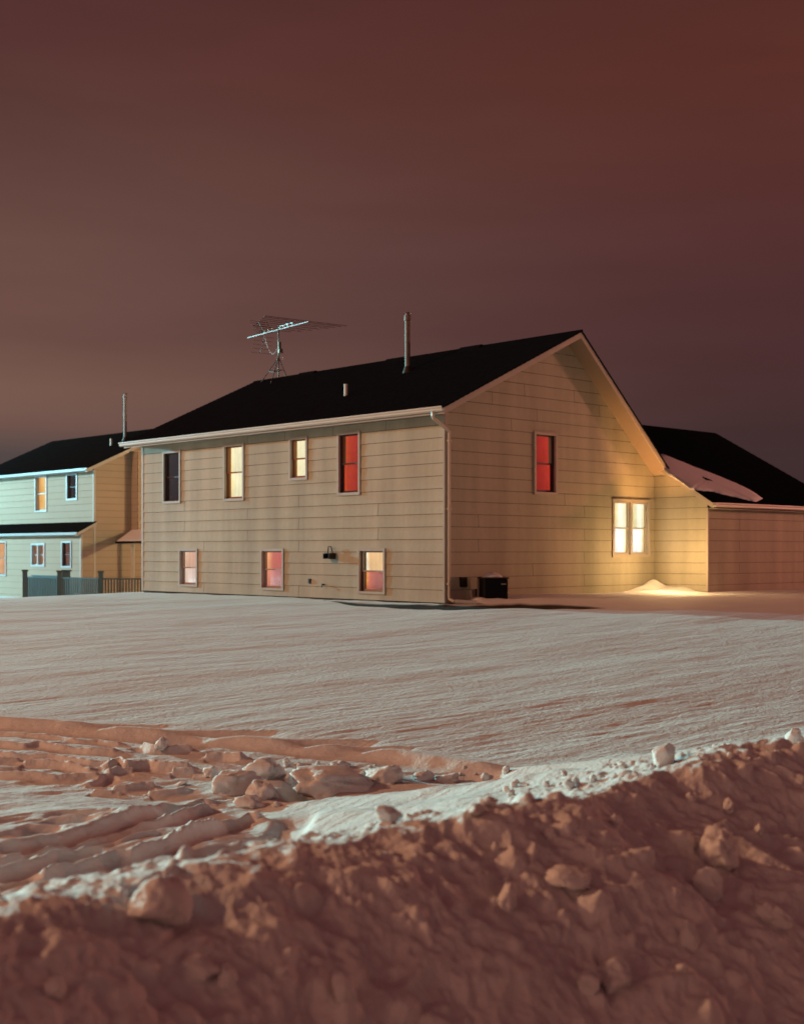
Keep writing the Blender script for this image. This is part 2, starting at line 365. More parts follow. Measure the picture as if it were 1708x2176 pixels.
# foundation
mb = MB()
mb.hexa([W(.02, .02, -1.9), W(WID - .02, .02, -1.9), W(WID - .02, LEN - .02, -1.9), W(.02, LEN - .02, -1.9)], [W(.02, .02, -1.152), W(WID - .02, .02, -1.152), W(WID - .02, LEN - .02, -1.152), W(.02, LEN - .02, -1.152)])
mb.hexa([W(WID + .02, -1.6, -1.9), W(14.1, -1.6, -1.9), W(14.1, 5.3, -1.9), W(WID + .02, 5.3, -1.9)], [W(WID + .02, -1.6, -1.152), W(14.1, -1.6, -1.152), W(14.1, 5.3, -1.152), W(WID + .02, 5.3, -1.152)])
mb.build('foundation', found, house)
# corner boards
mb = MB(); facade.box(mb, -.02, .035, ZB, 2.98, .0, .028); gable.box(mb, -.02, .06, ZB, 2.98, -.02, .026); mb.build('corner_trim', trim, house)
mb = MB(); facade.box(mb, LEN - .06, LEN + .02, ZB, 2.98, .0, .027); mb.build('corner_trim', trim, house)
# roof (two slopes), shingle edge with slight course steps
def slab(mb, s0, h0, s1, h1, t0, t1, th):
    mb.hexa([W(s0, t0, h0 - th), W(s1, t0, h1 - th), W(s1, t1, h1 - th), W(s0, t1, h0 - th)], [W(s0, t0, h0), W(s1, t0, h1), W(s1, t1, h1), W(s0, t1, h0)])
mb = MB()
n = 30
for i in range(n):      # overlapping shingle courses
    f0, f1 = i / n, (i + 1) / n
    s0 = S_E - .03 + (S_A - S_E + .03) * f0; s1 = S_E - .03 + (S_A - S_E + .03) * f1
    slab(mb, s0, hroof(s0) + .012, s1, hroof(s1) + .002, T0 - .03, T1 + .03, .03)
n = 26
for i in range(n):
    s0 = S_A + (S_B + .03 - S_A) * i / n; s1 = S_A + (S_B + .03 - S_A) * (i + 1) / n
    slab(mb, s0, hroof(s0) + .002, s1, hroof(s1) + .012, T0 - .03, T1 + .03, .03)
mb.tube([W(S_A, T0 - .03, H_A + .004), W(S_A, T1 + .03, H_A + .004)], .03, 6)
roof = mb.build('roof', roofm, house)
# rake boards and soffits
mb = MB()
for (t0, t1) in ((T0, T0 + .022), (T1 - .022, T1)):
    mb = MB(); slab(mb, S_E, H_E - .02, S_A, H_A - .02, t0, t1, .15); slab(mb, S_A, H_A - .02, S_B, H_B - .02, t0, t1, .15)
    mb.build('rake_board', trim, house)
mb = MB()
slab(mb, S_E + .02, hroof(S_E + .02) - .15, S_A, H_A - .15, T0 + .024, -.001, .012); slab(mb, S_A, H_A - .15, S_B, H_B - .15, T0 + .024, -.001, .012)
slab(mb, S_E, 3.0, -.001, 3.0, -.003, LEN + .13, .012)          # boxed eave soffit
mb.build('soffit', mat('soffit_paint', (.33, .25, .18), .7, var=(6, .06)), house)
mb = MB(); slab(mb, S_E - .0, 3.09, S_E + .02, 3.09, T0 + .01, T1 - .01, .15); mb.build('fascia', trim, house)
# eave return closing the boxed soffit at the near gable
mb = MB(); mb.poly([W(S_E + .022, -.02, 2.995), W(-.001, -.02, 2.995), W(-.001, -.02, hroof(0) - .17), W(S_E + .022, -.02, hroof(S_E) - .05)]); mb.build('eave_return', trim, house)
# gutter: K profile
def gutter(frp, a0, a1, ztop, out, parent, m=guttm, name='gutter'):
    prof = [(0, 0), (0, -.105), (.062, -.11), (.092, -.082), (.092, -.05), (.118, -.022), (.118, 0), (.108, 0), (.106, -.016), (.084, -.046), (.01, -.05), (.008, 0)]
    mb = MB(); k = len(prof)
    for a in (a0, a1):
        for o, z in prof: mb.v.append(frp.p(a, ztop + z, out + o))
    for i in range(k): mb.f.append((i, (i+1) % k, k + (i+1) % k, k + i))
    mb.f.append(tuple(range(k))); mb.f.append(tuple(range(2*k - 1, k - 1, -1)))
    return mb.build(name, m, parent)
gutter(facade, T0 - .02, T1 + .12, H_E - .005, -S_E + .001, house)
# downspout
mb = MB(); pts = [W(S_E - .07, -.22, 3.0), W(S_E - .07, -.22, 2.90), W(S_E - .055, -.215, 2.86), W(-.02, -.085, 2.66), W(.062, -.075, 2.60), W(.065, -.07, 2.5)]
mb.tube(pts, .036, 10)
mb.tube([W(.065, -.07, 2.52), W(.065, -.07, -1.0), W(.066, -.075, -1.06), W(.10, -.2, -1.12)], .036, 10)
for z in (2.4, .9, -.75): gable.box(mb, .015, .115, z, z + .035, .02, .112)
mb.build('downspout', guttm, house, smooth=False)
mb = MB(); mb.tube([W(.12, -.20, -1.115), W(.36, -.62, -1.135)], .045, 8); gable.box(mb, .2, .5, -1.14, -1.115, .35, .43); mb.build('splash_extension', whitep, house)
# windows of the long wall
window(house, facade, w_f['a'], darksash, em_dusk, em_dusk, casing=trim, back=em_dusk)
window(house, facade, w_f['b'], woodin, em_cream, em_cream, gapside=1, back=em_yellow)
window(house, facade, w_f['c'], woodin, em_cream, em_cream, gapside=1, back=em_yellow)
window(house, facade, w_f['d'], darksash, em_red, em_red, gapside=1, back=em_orange, gapcov=(1, 0))
window(house, facade, w_f['e'], woodgrey, em_pink, em_palepink, cw=.06)
window(house, facade, w_f['f'], woodgrey, em_rose, em_rose2, cw=.06)
window(house, facade, w_f['g'], woodgrey, em_peach, em_maroon, cw=.06, gapside=1, back=em_yellow, jamb=darksash)
window(house, gable, rg1, darksash, em_red2, em_red2, gapside=1, back=em_yellow, gapcov=(1, 0))
window(house, gable, rg2, trim, em_whiteup, em_white, double=True, cw=.075, gapside=1, back=em_yellow, dp=.55)
# wall fittings
def fit(name, fr, x, y, m, fn, **k):
    a, z = fr.at(x, y); mb = MB(); fn(mb, a, z); return mb.build(name, m, house, **k)
def hanger(mb, a, z):       # iron hose hanger: base saddle with a loop above
    facade.box(mb, a - .10, a + .12, z - .10, z - .085, .02, .24)
    facade.box(mb, a - .10, a + .12, z + .03, z + .045, .02, .20)
    for q in (a - .10, a + .105): facade.box(mb, q, q + .015, z - .085, z + .03, .02, .24)
    facade.box(mb, a - .085, a + .105, z - .085, z - .02, .02, .10)
    mb.tube([facade.p(a + .10, z + .04, .1), facade.p(a + .055, z + .20, .12), facade.p(a - .035, z + .20, .12), facade.p(a - .08, z + .04, .1)], .013, 7)
fit('hose_hanger', facade, 709, 1179, darkm, hanger)
def outlet(mb, a, z): facade.box(mb, a - .035, a + .035, z - .06, z + .06, .0, .05); facade.box(mb, a - .03, a + .03, z - .04, z - .005, .05, .062); facade.box(mb, a - .03, a + .03, z + .008, z + .045, .05, .062)
fit('outlet_box', facade, 660, 1235, darkm, outlet)
def tap(mb, a, z):
    mb.tube([facade.p(a, z, 0), facade.p(a, z, .09), facade.p(a, z - .015, .11), facade.p(a, z - .06, .115)], .014, 8)
    mb.tube([facade.p(a - .05, z + .02, .075), facade.p(a + .05, z + .02, .075)], .012, 6); mb.tube([facade.p(a, z, .075), facade.p(a, z + .025, .075)], .008, 6)
fit('garden_tap', facade, 691, 1243, darkm, tap)
def meter(mb, a, z): gable.box(mb, a - .07, a + .10, z - .11, z + .11, .0, .09)
fit('meter_box', gable, 980, 1237, darkm, meter)
def cable(mb, a, z): gable.box(mb, a - .03, a + .03, z - .12, z + .05, .0, .06)
fit('junction_box', gable, 1011, 1256, darkm, cable)
# roof fittings
def on_roof(x, y):
    # plane of the near slope: points W(s,t,hroof(s))
    a = Vector(W(S_E, 0, H_E)); b = Vector(W(S_A, 0, H_A)); c = Vector(W(S_E, 5, H_E)); nn = (b - a).cross(c - a)
    d = Vector(((x - CX) / F, 1, (HY - y) / F)); return d * (nn.dot(a) / nn.dot(d))
def pipe(base, topy, r, m, par, name, cap=True, flash=True):
    zt = (HY - topy) * base.y / F; mb = MB()
    mb.tube([base - Vector((0, 0, .1)), (base.x, base.y, zt)], r, 14)
    if cap:
        mb.tube([(base.x, base.y, zt - .02), (base.x, base.y, zt + .03)], r * .75, 12)
        mb.tube([(base.x, base.y, zt - .16), (base.x, base.y, zt - .03)], r * 1.28, 14)
        mb.tube([(base.x, base.y, zt + .03), (base.x, base.y, zt + .05)], r * 1.45, 14, r2=r * 1.1)
        mb.tube([(base.x, base.y, zt * .5 + base.z * .5), (base.x, base.y, zt * .5 + base.z * .5 + .03)], r * 1.07, 14)
    o = mb.build(name, m, par, smooth=False)
    if flash:
        f = MB(); f.tube([base - Vector((0, 0, .06)), base + Vector((0, 0, .13))], r * 2.1, 14, r2=r * 1.12)
        f.build('flashing', darkm, o)
    return o
pipe(on_roof(866, 789), 668, .068, steel, roof, 'chimney_pipe')
pipe(on_roof(735, 840), 816, .05, pvc, roof, 'vent_pipe', cap=False, flash=False)
for x in (655, 843, 1002):
    k = (x - CX) / F; A = W(S_A, 0, 0); t_ = (k * A[1] - A[0]) / (dL[0] - k * dL[1])
    mb = MB(); mb.hexa([W(S_A - .2, t_ - .4, H_A - .1), W(S_A + .2, t_ - .4, H_A - .1), W(S_A + .2, t_ + .4, H_A - .1), W(S_A - .2, t_ + .4, H_A - .1)],
                       [W(S_A - .03, t_ - .38, H_A + .055), W(S_A + .12, t_ - .38, H_A + .04), W(S_A + .12, t_ + .38, H_A + .04), W(S_A - .03, t_ + .38, H_A + .055)]); mb.build('ridge_vent', roofm, roof)
# ---- the low wing
TE, HE2, SL = -1.92, 1.20, .62; TR = 1.88; HR2 = HE2 + SL * (TR - TE)
def hw(t_): return HE2 + SL * (t_ - TE) if t_ <= TR else HR2 - SL * (t_ - TR)
wside = Frame(W(WID, -1.62, 0)[:2], dL, (-dR[0], -dR[1])); wfront = Frame(W(WID, -1.62, 0)[:2], dR, (-dL[0], -dL[1]))
wall_obj(((wside, 0.0, 1.62, lambda a: hw(a - 1.62) - .14), {}), house)
jw = J(wfront, [(1055,185),(1055,400),(1055,610),(1700,90),(1700,300),(1700,500),(1700,710)], .3115, 1980, 1580)
wall_obj(((wfront, 0.0, 6.35, lambda a: 1.10), dict(joints=jw)), house)
wend = Frame(W(14.115, -1.62, 0)[:2], dL, dR); wall_obj(((wend, 0.0, 7.0, lambda a: 1.1), {}), house)
mb = MB(); wside.box(mb, -.022, .04, ZB, 1.08, .0, .026); wfront.box(mb, -.02, .03, ZB, 1.08, .0, .026); mb.build('corner_trim', trim, house)
mb = MB(); sA, sRg, sEv = WID - .2, 13.5, 14.4
def prism(mb, pts, th):
    mb.hexa([(p[0], p[1], p[2] - th) for p in pts], pts)
n = 22
for i in range(n):
    t0, t1 = TE + (TR - TE) * i / n, TE + (TR - TE) * (i + 1) / n
    e0 = sEv + (sRg - sEv) * i / n; e1 = sEv + (sRg - sEv) * (i + 1) / n
    prism(mb, [W(sA, t0, hw(t0) + .01), W(e0, t0, hw(t0) + .01), W(e1, t1, hw(t1)), W(sA, t1, hw(t1))], .03)
TB = 2 * TR - TE
prism(mb, [W(sA, TR, HR2), W(sRg, TR, HR2), W(sEv, TB, HE2), W(sA, TB, HE2)], .03)
mb.poly([W(sRg, TR, HR2), W(sEv, TE, HE2), W(sEv, TB, HE2)])
wroof = mb.build('roof', roofm, house); tag(wroof, label='low dark wing roof with a patch of snow')
mb = MB()
mb.hexa([W(sA, TE, HE2 - .16), W(sA + .022, TE, HE2 - .16), W(sA + .022, .0, hw(0) - .16), W(sA, .0, hw(0) - .16)], [W(sA, TE, HE2 - .022), W(sA + .022, TE, HE2 - .022), W(sA + .022, .0, hw(0) - .022), W(sA, .0, hw(0) - .022)])
mb.build('rake_board', trim, house)
mb = MB()
prism(mb, [W(sA + .02, TE, HE2 - .14), W(WID, TE, HE2 - .14), W(WID, 0, hw(0) - .14), W(sA + .02, 0, hw(0) - .14)], .01)
prism(mb, [W(WID, TE + .02, 1.06), W(sEv, TE + .02, 1.06), W(sEv, -1.6, 1.06), W(WID, -1.6, 1.06)], .01)
mb.build('soffit', trim, house)
gw = Frame(W(0, TE, 0)[:2], dR, (-dL[0], -dL[1])); gutter(gw, sA - .01, sEv, HE2 - .005, .001, house)
# wind packed snow on the wing roof
a_, b_, c_ = Vector(W(0, TE, HE2)), Vector(W(0, TR, HR2)), Vector(W(5, TE, HE2)); nn = (b_ - a_).cross(c_ - a_)
outl = [(225,400),(285,385),(420,440),(560,497),(700,550),(850,607),(1000,670),(1100,715),(1200,770),(1290,832),(1230,862),(1130,842),(1050,825),(950,800),(870,785),(800,760),(700,755),(620,740),(560,725),(500,680),(400,610),(330,570),(300,530),(250,470)]
o2 = []
for i_, (a1_, b1_) in enumerate(outl):
    a2_, b2_ = outl[(i_ + 1) % len(outl)]; rg_ = 4.5 if i_ > 9 else 2
    for k_ in range(4): f_ = k_ / 4; o2.append((a1_ + (a2_ - a1_) * f_ + random.uniform(-rg_, rg_) * (k_ > 0), b1_ + (b2_ - b1_) * f_ + random.uniform(-rg_, rg_) * (k_ > 0)))
outl = o2
pts = []
for rx, ry in outl:
    x, y = (1980 + rx*.3115) * .68, (1300 + ry*.3115) * .68; d = Vector(((x - CX)/F, 1, (HY - y)/F)); pts.append(d * (nn.dot(a_) / nn.dot(d)))
nu = nn.normalized() if nn.z > 0 else -nn.normalized()

# ================================================================== snow material
snow = bpy.data.materials.new('snow'); snow.use_nodes = True; t = snow.node_tree; p = t.nodes['Principled BSDF']
p.inputs['Roughness'].default_value = .8; p.inputs['Specular IOR Level'].default_value = .12
tc = t.nodes.new('ShaderNodeNewGeometry')
def sn(scale, detail, s3, rot=0.0, rgh=.55):
    n = t.nodes.new('ShaderNodeTexNoise'); n.inputs['Scale'].default_value = scale; n.inputs['Detail'].default_value = detail; n.inputs['Roughness'].default_value = rgh
    m_ = t.nodes.new('ShaderNodeMapping'); m_.vector_type = 'TEXTURE'; m_.inputs['Scale'].default_value = tuple(1 / c for c in s3); m_.inputs['Rotation'].default_value = (0, 0, rot)
    t.links.new(tc.outputs['Position'], m_.inputs[0]); t.links.new(m_.outputs[0], n.inputs['Vector']); return n.outputs[0]
at = t.nodes.new('ShaderNodeAttribute'); at.attribute_name = 'field'
so = t.nodes.new('ShaderNodeAttribute'); so.attribute_name = 'dark_strip'
w1 = mth(t, 'MULTIPLY', sn(1.0, 5, (2.2, 8.5, 4), R(42), .66), mth(t, 'MULTIPLY_ADD', at.outputs['Fac'], .019, .003))
w2 = mth(t, 'MULTIPLY', sn(1.0, 3, (15, 32, 14), R(34), .65), mth(t, 'MULTIPLY_ADD', at.outputs['Fac'], .0095, .0035))
w3 = mth(t, 'ADD', mth(t, 'MULTIPLY', sn(70, 2, (1, 1, 1)), .0018), mth(t, 'MULTIPLY', sn(17, 4, (1, 1, 1), 0, .65), .012))
b = t.nodes.new('ShaderNodeBump'); b.inputs['Strength'].default_value = 1; b.inputs['Distance'].default_value = 1.0
t.links.new(mth(t, 'ADD', mth(t, 'ADD', w1, w2), w3), b.inputs['Height']); t.links.new(b.outputs[0], p.inputs['Normal'])
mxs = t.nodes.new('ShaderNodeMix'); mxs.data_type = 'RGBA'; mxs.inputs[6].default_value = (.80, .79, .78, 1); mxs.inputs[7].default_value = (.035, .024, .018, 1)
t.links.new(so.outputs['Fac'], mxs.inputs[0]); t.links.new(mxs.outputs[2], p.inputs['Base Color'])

# roof snow: a lens of snow with ragged rim
rs = MB(); cen = sum(pts, Vector()) / len(pts); K = 7
ring = []
for k in range(K + 1):
    f = 1 - k / K; hh = .045 * (1 - f ** 3) + .022
    ring.append([cen.lerp(q, (f * .9 + .1) if k else 1.0) + nu * (hh + .012 * random.random() * (k > 0)) for q in pts])
m_ = len(pts)
for r_ in ring: rs.v += [tuple(q) for q in r_]
for k in range(K):
    for j in range(m_): rs.f.append((k*m_ + j, k*m_ + (j+1) % m_, (k+1)*m_ + (j+1) % m_, (k+1)*m_ + j))
base_ring = len(rs.v); rs.v += [tuple(q - nu * .02) for q in pts]
for j in range(m_): rs.f.append((base_ring + j, base_ring + (j+1) % m_, (j+1) % m_, j))
tag(rs.build('roof_snow', snow, None, smooth=True), 'long pale sheet of snow lying on the dark roof of the low wing', 'snow patch')

# ================================================================== ground: one polar sheet of snow round the camera
rng = np.random.default_rng(11)
perm = rng.permutation(256); perm = np.concatenate([perm, perm]); gx = np.cos(np.arange(256) * 2.399963); gy = np.sin(np.arange(256) * 2.399963)
def perlin(x, y):
    xi = np.floor(x).astype(np.int64); yi = np.floor(y).astype(np.int64); xf = x - xi; yf = y - yi; xi &= 255; yi &= 255
    u = xf*xf*xf*(xf*(xf*6-15)+10); v = yf*yf*yf*(yf*(yf*6-15)+10)
    def gr(a, b, dx, dy): h = perm[perm[a & 255] + (b & 255)]; return gx[h]*dx + gy[h]*dy
    n00 = gr(xi, yi, xf, yf); n10 = gr(xi+1, yi, xf-1, yf); n01 = gr(xi, yi+1, xf, yf-1); n11 = gr(xi+1, yi+1, xf-1, yf-1)
    return (n00*(1-u) + n10*u)*(1-v) + (n01*(1-u) + n11*u)*v
def fbm(x, y, o=4, g=.5):
    s = 0; a = 1.0
    for i in range(o): s = s + a * perlin(x * 2**i + 13.7*i, y * 2**i + 5.1*i); a *= g
    return s
def sst(a, b, x): q = np.clip((x - a) / (b - a), 0, 1); return q*q*(3 - 2*q)
def gp(x, y, z=-1.65): d = z * F / (HY - y); return ((x - CX) / F * d, d)      # print point -> ground point
def dist_poly(Xc, Yc, pts):
    """distance to a polyline, side (+ = towards the camera), fraction along"""
    best = np.full(Xc.shape, 1e9); side = np.zeros(Xc.shape); frac = np.zeros(Xc.shape); L = len(pts) - 1
    for i in range(L):
        (x0, y0), (x1, y1) = pts[i], pts[i+1]; dx, dy = x1-x0, y1-y0; l2 = dx*dx + dy*dy
        k = np.clip(((Xc-x0)*dx + (Yc-y0)*dy) / l2, 0, 1); px, py = x0 + k*dx, y0 + k*dy
        d = np.hypot(Xc-px, Yc-py); c = (Xc-x0)*dy - (Yc-y0)*dx; m = d < best
        best = np.where(m, d, best); side = np.where(m, np.sign(c), side); frac = np.where(m, (i + k) / L, frac)
    return best, side, frac
th = np.concatenate([np.linspace(-180, -24, 60)[:-1], np.linspace(-24, -18.5, 16)[:-1], np.linspace(-18.5, 18.5, 700), np.linspace(18.5, 24, 16)[1:], np.linspace(24, 180, 60)[1:]]) * math.pi / 180
rr = np.concatenate([np.linspace(.3, 2.4, 20)[:-1], np.linspace(2.4, 8, 500)[:-1], np.linspace(8, 14, 270)[:-1], np.linspace(14, 42, 400)[:-1], np.geomspace(42, 1200, 60)])
TH, RR = np.meshgrid(th, rr); GX = RR * np.sin(TH); GY = RR * np.cos(TH)
def gps(x, y):
    d = np.linspace(3.2, 20, 1700); Xd = (x - CX) / F * d; zb = ground(Xd, d, False); q = Xd * dL[0] + d * dL[1]
    ok = np.where((zb - (HY - y) / F * d > 0) & (q > 3.62))[0]; i = ok[0] if len(ok) else 700
    return (Xd[i], d[i])
def ground(Xc, Yc, detail=True):
    z = np.interp(Yc, [-1e4, 3, 8, 10, 15, 20, 26, 30, 36, 39, 47, 50, 60, 90, 2000], [-1.75, -1.72, -1.68, -1.62, -1.46, -1.32, -1.185, -1.16, -1.165, -1.23, -1.57, -1.80, -2.35, -3.0, -6])
    s, tt = stt(Xc, Yc)
    # left flank of the yard falls away
    z = z - .047 * np.clip(-8 - Xc, 0, 9) * sst(24, 36, Yc) * sst(60, 47, Yc)
    z = z + .14 * sst(2.5, 9, Xc) * sst(12, 26, Yc) * sst(60, 40, Yc)
    z = z + .13 * sst(.4, 1.8, s) * sst(-2.6, -.9, tt) * sst(40, 33, Yc) * sst(9, 2.5, Xc)
    # dune in front of the wing, mound in the corner, heaps by the downspout and round the cooling unit
    d, sd_, fr_ = dist_poly(Xc, Yc, [(4.4, 28.2), (5.6, 29.2), (7.0, 29.8), (8.5, 30.2), (12, 31.5)])
    z = z + .015 * np.exp(-(d / .8) ** 2) * sst(0, .25, fr_)
    z = z + .05 * np.exp(-((s - 6.6) / 1.5) ** 2 - ((tt + 1.0) / .7) ** 2)
    def heap(S, T, hh, ws, wt, z): return z + hh * np.exp(-np.abs((s - S) / ws) ** 1.6 - np.abs((tt - T) / wt) ** 2)
    z = heap(7.45, -.2, .27, .33, .28, z); z = heap(6.95, -.2, .12, .45, .22, z); z = heap(7.75, -.75, .10, .3, .45, z)
    z = z + .03 * perlin(Xc * 4.1, Yc * 4.1) * np.exp(-((s - 7.3) / .9) ** 2 - ((tt + .3) / .7) ** 2)
    z = heap(.65, -.35, .12, .22, .3, z); z = heap(1.0, -.55, .09, .3, .3, z); z = heap(-.15, -.12, .035, .18, .12, z)
    z = heap(2.6, -.5, .03, 1.0, .5, z)
    # shallow dip coloured as a dark brown strip in front of the house
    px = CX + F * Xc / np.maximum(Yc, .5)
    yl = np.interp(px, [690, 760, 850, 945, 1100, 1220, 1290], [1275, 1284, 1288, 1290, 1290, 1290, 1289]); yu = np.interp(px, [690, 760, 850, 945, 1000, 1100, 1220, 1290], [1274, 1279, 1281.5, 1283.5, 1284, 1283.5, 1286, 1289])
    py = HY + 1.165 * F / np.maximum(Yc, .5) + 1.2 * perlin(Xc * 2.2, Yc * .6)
    dark_strip = sst(yu - .5, yu + .8, py) * sst(yl + .8, yl - .5, py) * (np.abs(Yc - 27.5) < 3.5) * (px > 690) * (px < 1290)
    z = z - .02 * dark_strip
    # bank thrown up by the plough along the street
    q = Xc * dL[0] + Yc * dL[1]; r = Xc * dR[0] + Yc * dR[1]
    qc = 3.44 + .10 * perlin(r * .9, 3.3) * 2 - .16 * sst(3, 0, r) + .05 * perlin(r * 3.1, 8.3)
    qc = np.where(r > 5.2, qc - .12 * (r - 5.2), qc)
    hc = -1.0 + .05 * perlin(r * 1.3 + 4, 9.1) + .025 * perlin(r * 4.0, 2.2)
    hc = hc + .05 * sst(5.1, 5.4, r) - .09 * sst(5.75, 5.95, r) + .08 * sst(6.2, 6.6, r)
    dq = q - qc
    slope = .66 + .12 * perlin(r * .8, q * .8)
    fd = np.clip(-dq, 0, None); front = hc - slope * (np.sqrt(fd ** 2 + .16 ** 2) - .16) + .035 * np.exp(-((dq + .75) / .3) ** 2)
    backr = .205 * np.clip(dq, 0, None) + .02 * np.clip(dq, 0, .3); backl = .15 * np.clip(dq, 0, None) + .28 * np.clip(dq - .42, 0, None); bm_ = sst(4.9, 3.7, r)
    backz = hc - backr * (1 - bm_) - backl * bm_
    bank = np.where(dq < 0, front, backz); bank = np.maximum(bank, -2.05)
    z = z + .20 * sst(4.9, 3.7, r) * sst(8.0, 6.7, q) * (q > 0)
    far = np.maximum(z, -9)
    m = np.where(dq < 0, bank, np.maximum(bank, far)); 
    kk = .05; sm = np.where(dq < 0, bank, .5 * (bank + far + np.sqrt((bank - far) ** 2 + kk ** 2)) - kk * .5 * sst(0, .4, dq))
    on_bank = np.where(dq < 0, 1.0, sst(-.05, .02, bank - far))
    z = np.where(dq < 0, bank, sm)
    if not detail: return z
    # crest strip of the bank: small lumps
    n1 = fbm(Xc * 2.6, Yc * 2.6 + 7, 4, .55); n2 = fbm(Xc * 9 + 3, Yc * 9, 3, .6)
    top = sst(-.1, .08, dq) * sst(1.5, .4, dq)
    z = z + top * (.014 * n1 + .009 * n2) + .014 * top * np.clip(n2, 0, 1)
    # driveway mouth cut through the field edge
    cut = [gp(*a) for a in ((-320,1528),(-100,1540),(0,1545),(120,1552),(250,1563),(450,1575),(650,1590),(850,1606),(1000,1626),(1150,1650),(1300,1676),(1420,1690))]
    d, sd_, fr_ = dist_poly(Xc, Yc, cut); wob = .03 * perlin(Xc * 4, Yc * 4)
    dd = np.where(sd_ > 0, d, -d) + wob
    plow = sst(0, .22, dd) * sst(.0, .5, 14 - Yc)
    near = (Yc > 4) & (Yc < 16)
    fade = sst(.25, .9, dq)
    z = z - np.where(near, .055 * plow * sst(1.15, .75, fr_) * sst(1.0, .2, dd - 1.8) * fade, 0)
    z = z + np.where(near, .03 * np.exp(-(dd / .10) ** 2) * sst(.0, .1, fr_), 0)
    def ridge(z, pl, A, w, troughA=0.0, zz=-1.68, rough=.5, scale=.2787, oy=1530.0, ox=0.0):
        pp = [gps(ox + a * scale, oy + b_ * scale) for a, b_ in pl]
        d, sd_, fr_ = dist_poly(Xc, Yc, pp)
        hgt = A * (1 + rough * .8 * perlin(Xc * 5 + A * 99, Yc * 5) + rough * .5 * perlin(Xc * 17, Yc * 17))
        e = sst(0, .03, fr_) * sst(1, .97, fr_)
        sdd = d * sd_ + .014 * perlin(Xc * 5, Yc * 5 + 9)
        pr = np.where(sdd > 0, np.exp(-(sdd / (w * .7)) ** 2), np.exp(-(sdd / (w * 1.6)) ** 2))
        z = z + np.where(near & (d < 1.0), hgt * pr * np.maximum(e, .25 * (d < w)), 0)
        if troughA: z = z - np.where(near & (d < 1.5), troughA * np.exp(-((sdd - w * 2.2) / (w * 1.5)) ** 2) * e, 0)
        return z
    for pl, A, tr_ in (([(-60,50),(0,55),(180,70),(330,80),(450,95),(600,120),(760,120),(930,150)], .022, .012),
                  ([(-60,140),(0,140),(190,160),(300,145),(500,175),(700,195),(900,203)], .035, .015), ([(-60,215),(0,222),(130,235),(380,240),(560,260),(700,290),(860,285)], .035, .015),
                  ([(-40,270),(0,270),(150,268)], .03, .015), ([(180,290),(280,290),(500,300),(600,325),(700,345)], .04, .02), ([(-40,340),(0,340),(150,335)], .03, .01),
                  ([(-60,372),(0,375),(260,385),(420,400),(640,390),(750,385)], .035, .012), ([(820,330),(860,300),(920,295),(970,320),(1140,292),(1220,315),(1470,322)], .06, .02),
                  ([(830,365),(900,350),(1020,345)], .04, .01), ([(1310,355),(1480,352)], .05, .02), ([(700,510),(930,515)], .03, .01), ([(860,480),(960,475),(1100,460),(1180,455)], .045, .02),
                  ([(680,455),(790,380),(860,372)], .03, .02), ([(1130,520),(1260,510),(1350,500),(1420,480)], .03, .01), ([(1090,160),(1180,185),(1320,190),(1470,190)], .05, .02), ([(1560,243),(1708,240),(1850,255)], .06, .02)):
        z = ridge(z, pl, A * .95, .04, tr_)
    for pl, A, w, tr_ in (([(-60,1030),(0,1010),(110,1000),(250,960),(420,935),(640,860),(820,800),(930,770),(1000,740),(1200,660),(1420,610),(1560,575),(1610,590)], .035, .07, .075),
                  ([(-60,1150),(0,1120),(150,1070),(400,1000),(700,925),(980,830),(1180,775),(1420,690),(1620,628)], .045, .045, .05),
                  ([(760,935),(1000,890),(1200,855)], .02, .03, .02), ([(-60,1230),(0,1205),(180,1165),(420,1080),(650,1035),(800,1022)], .055, .045, .05), ([(0,1140),(150,1115),(300,1100)], .02, .03, .01),
                  ([(290,1250),(470,1185),(700,1130),(880,1068),(1000,1070),(1100,1020),(1270,965),(1340,920),(1708,812),(1900,750),(1990,735)], .055, .05, .055),
                  ([(900,1195),(1050,1165)], .02, .03, .02), ([(1370,1080),(1500,1065),(1640,1045),(1708,1030),(1850,1000)], .03, .04, .03)):
        z = ridge(z, pl, A * 1.05, w * .7, tr_ * .6, rough=.6)
    u_, v_ = Xc * .51 + Yc * .86, Xc * .86 - Yc * .51
    zone = near * sst(.5, .9, dq) * sst(3.9, 3.2, r - .35 * dq) * sst(4.3, 3.4, dq)
    z = z + zone * (.030 * fbm(v_ * 3.3, u_ * .45, 3, .6) + .010 * fbm(v_ * 14, u_ * 3, 2, .5))
    # soft channel joining the ruts and shallow foot holes
    def pit(z, x, y, wx, wy, dep, zz=-1.68):
        a, b_ = gps(x, y); return z - dep * np.exp(-((Xc - a) / wx) ** 4 - ((Yc - b_) / wy) ** 4)
    for x, y, wx, wy, dep in ((172,1722,.17,.12,.10),(145,1742,.14,.09,.09),(82,1765,.10,.10,.08),(470,1562,.5,.15,.05),(700,1580,.35,.12,.06),(790,1592,.3,.1,.05),(240,1545,.5,.1,.04),(1010,1637,.3,.14,.05),(740,1540,.0001,.1,.0),
                              (655,1660,.16,.35,.10),(620,1740,.12,.4,.08)): 
        if dep: z = pit(z, x, y, wx, wy, dep)
    # field: drifts that the wind drew out, finer close by
    fl = sst(.5, 2.0, dq) * sst(-.05, -.4, np.where(near, dd, -1)) * sst(45, 34, Yc)
    ca, sa = math.cos(R(41)), math.sin(R(41)); U = Xc*ca + Yc*sa; V = -Xc*sa + Yc*ca
    big = fbm(U * .20, V * .50, 2, .5); mid = fbm(U * .55, V * 2.3, 3, .55); fn = fbm(U * 2.0, V * 8, 2, .5)
    amp = np.interp(Yc, [5, 10, 20, 30, 40], [.6, .8, 1.0, .8, .5])
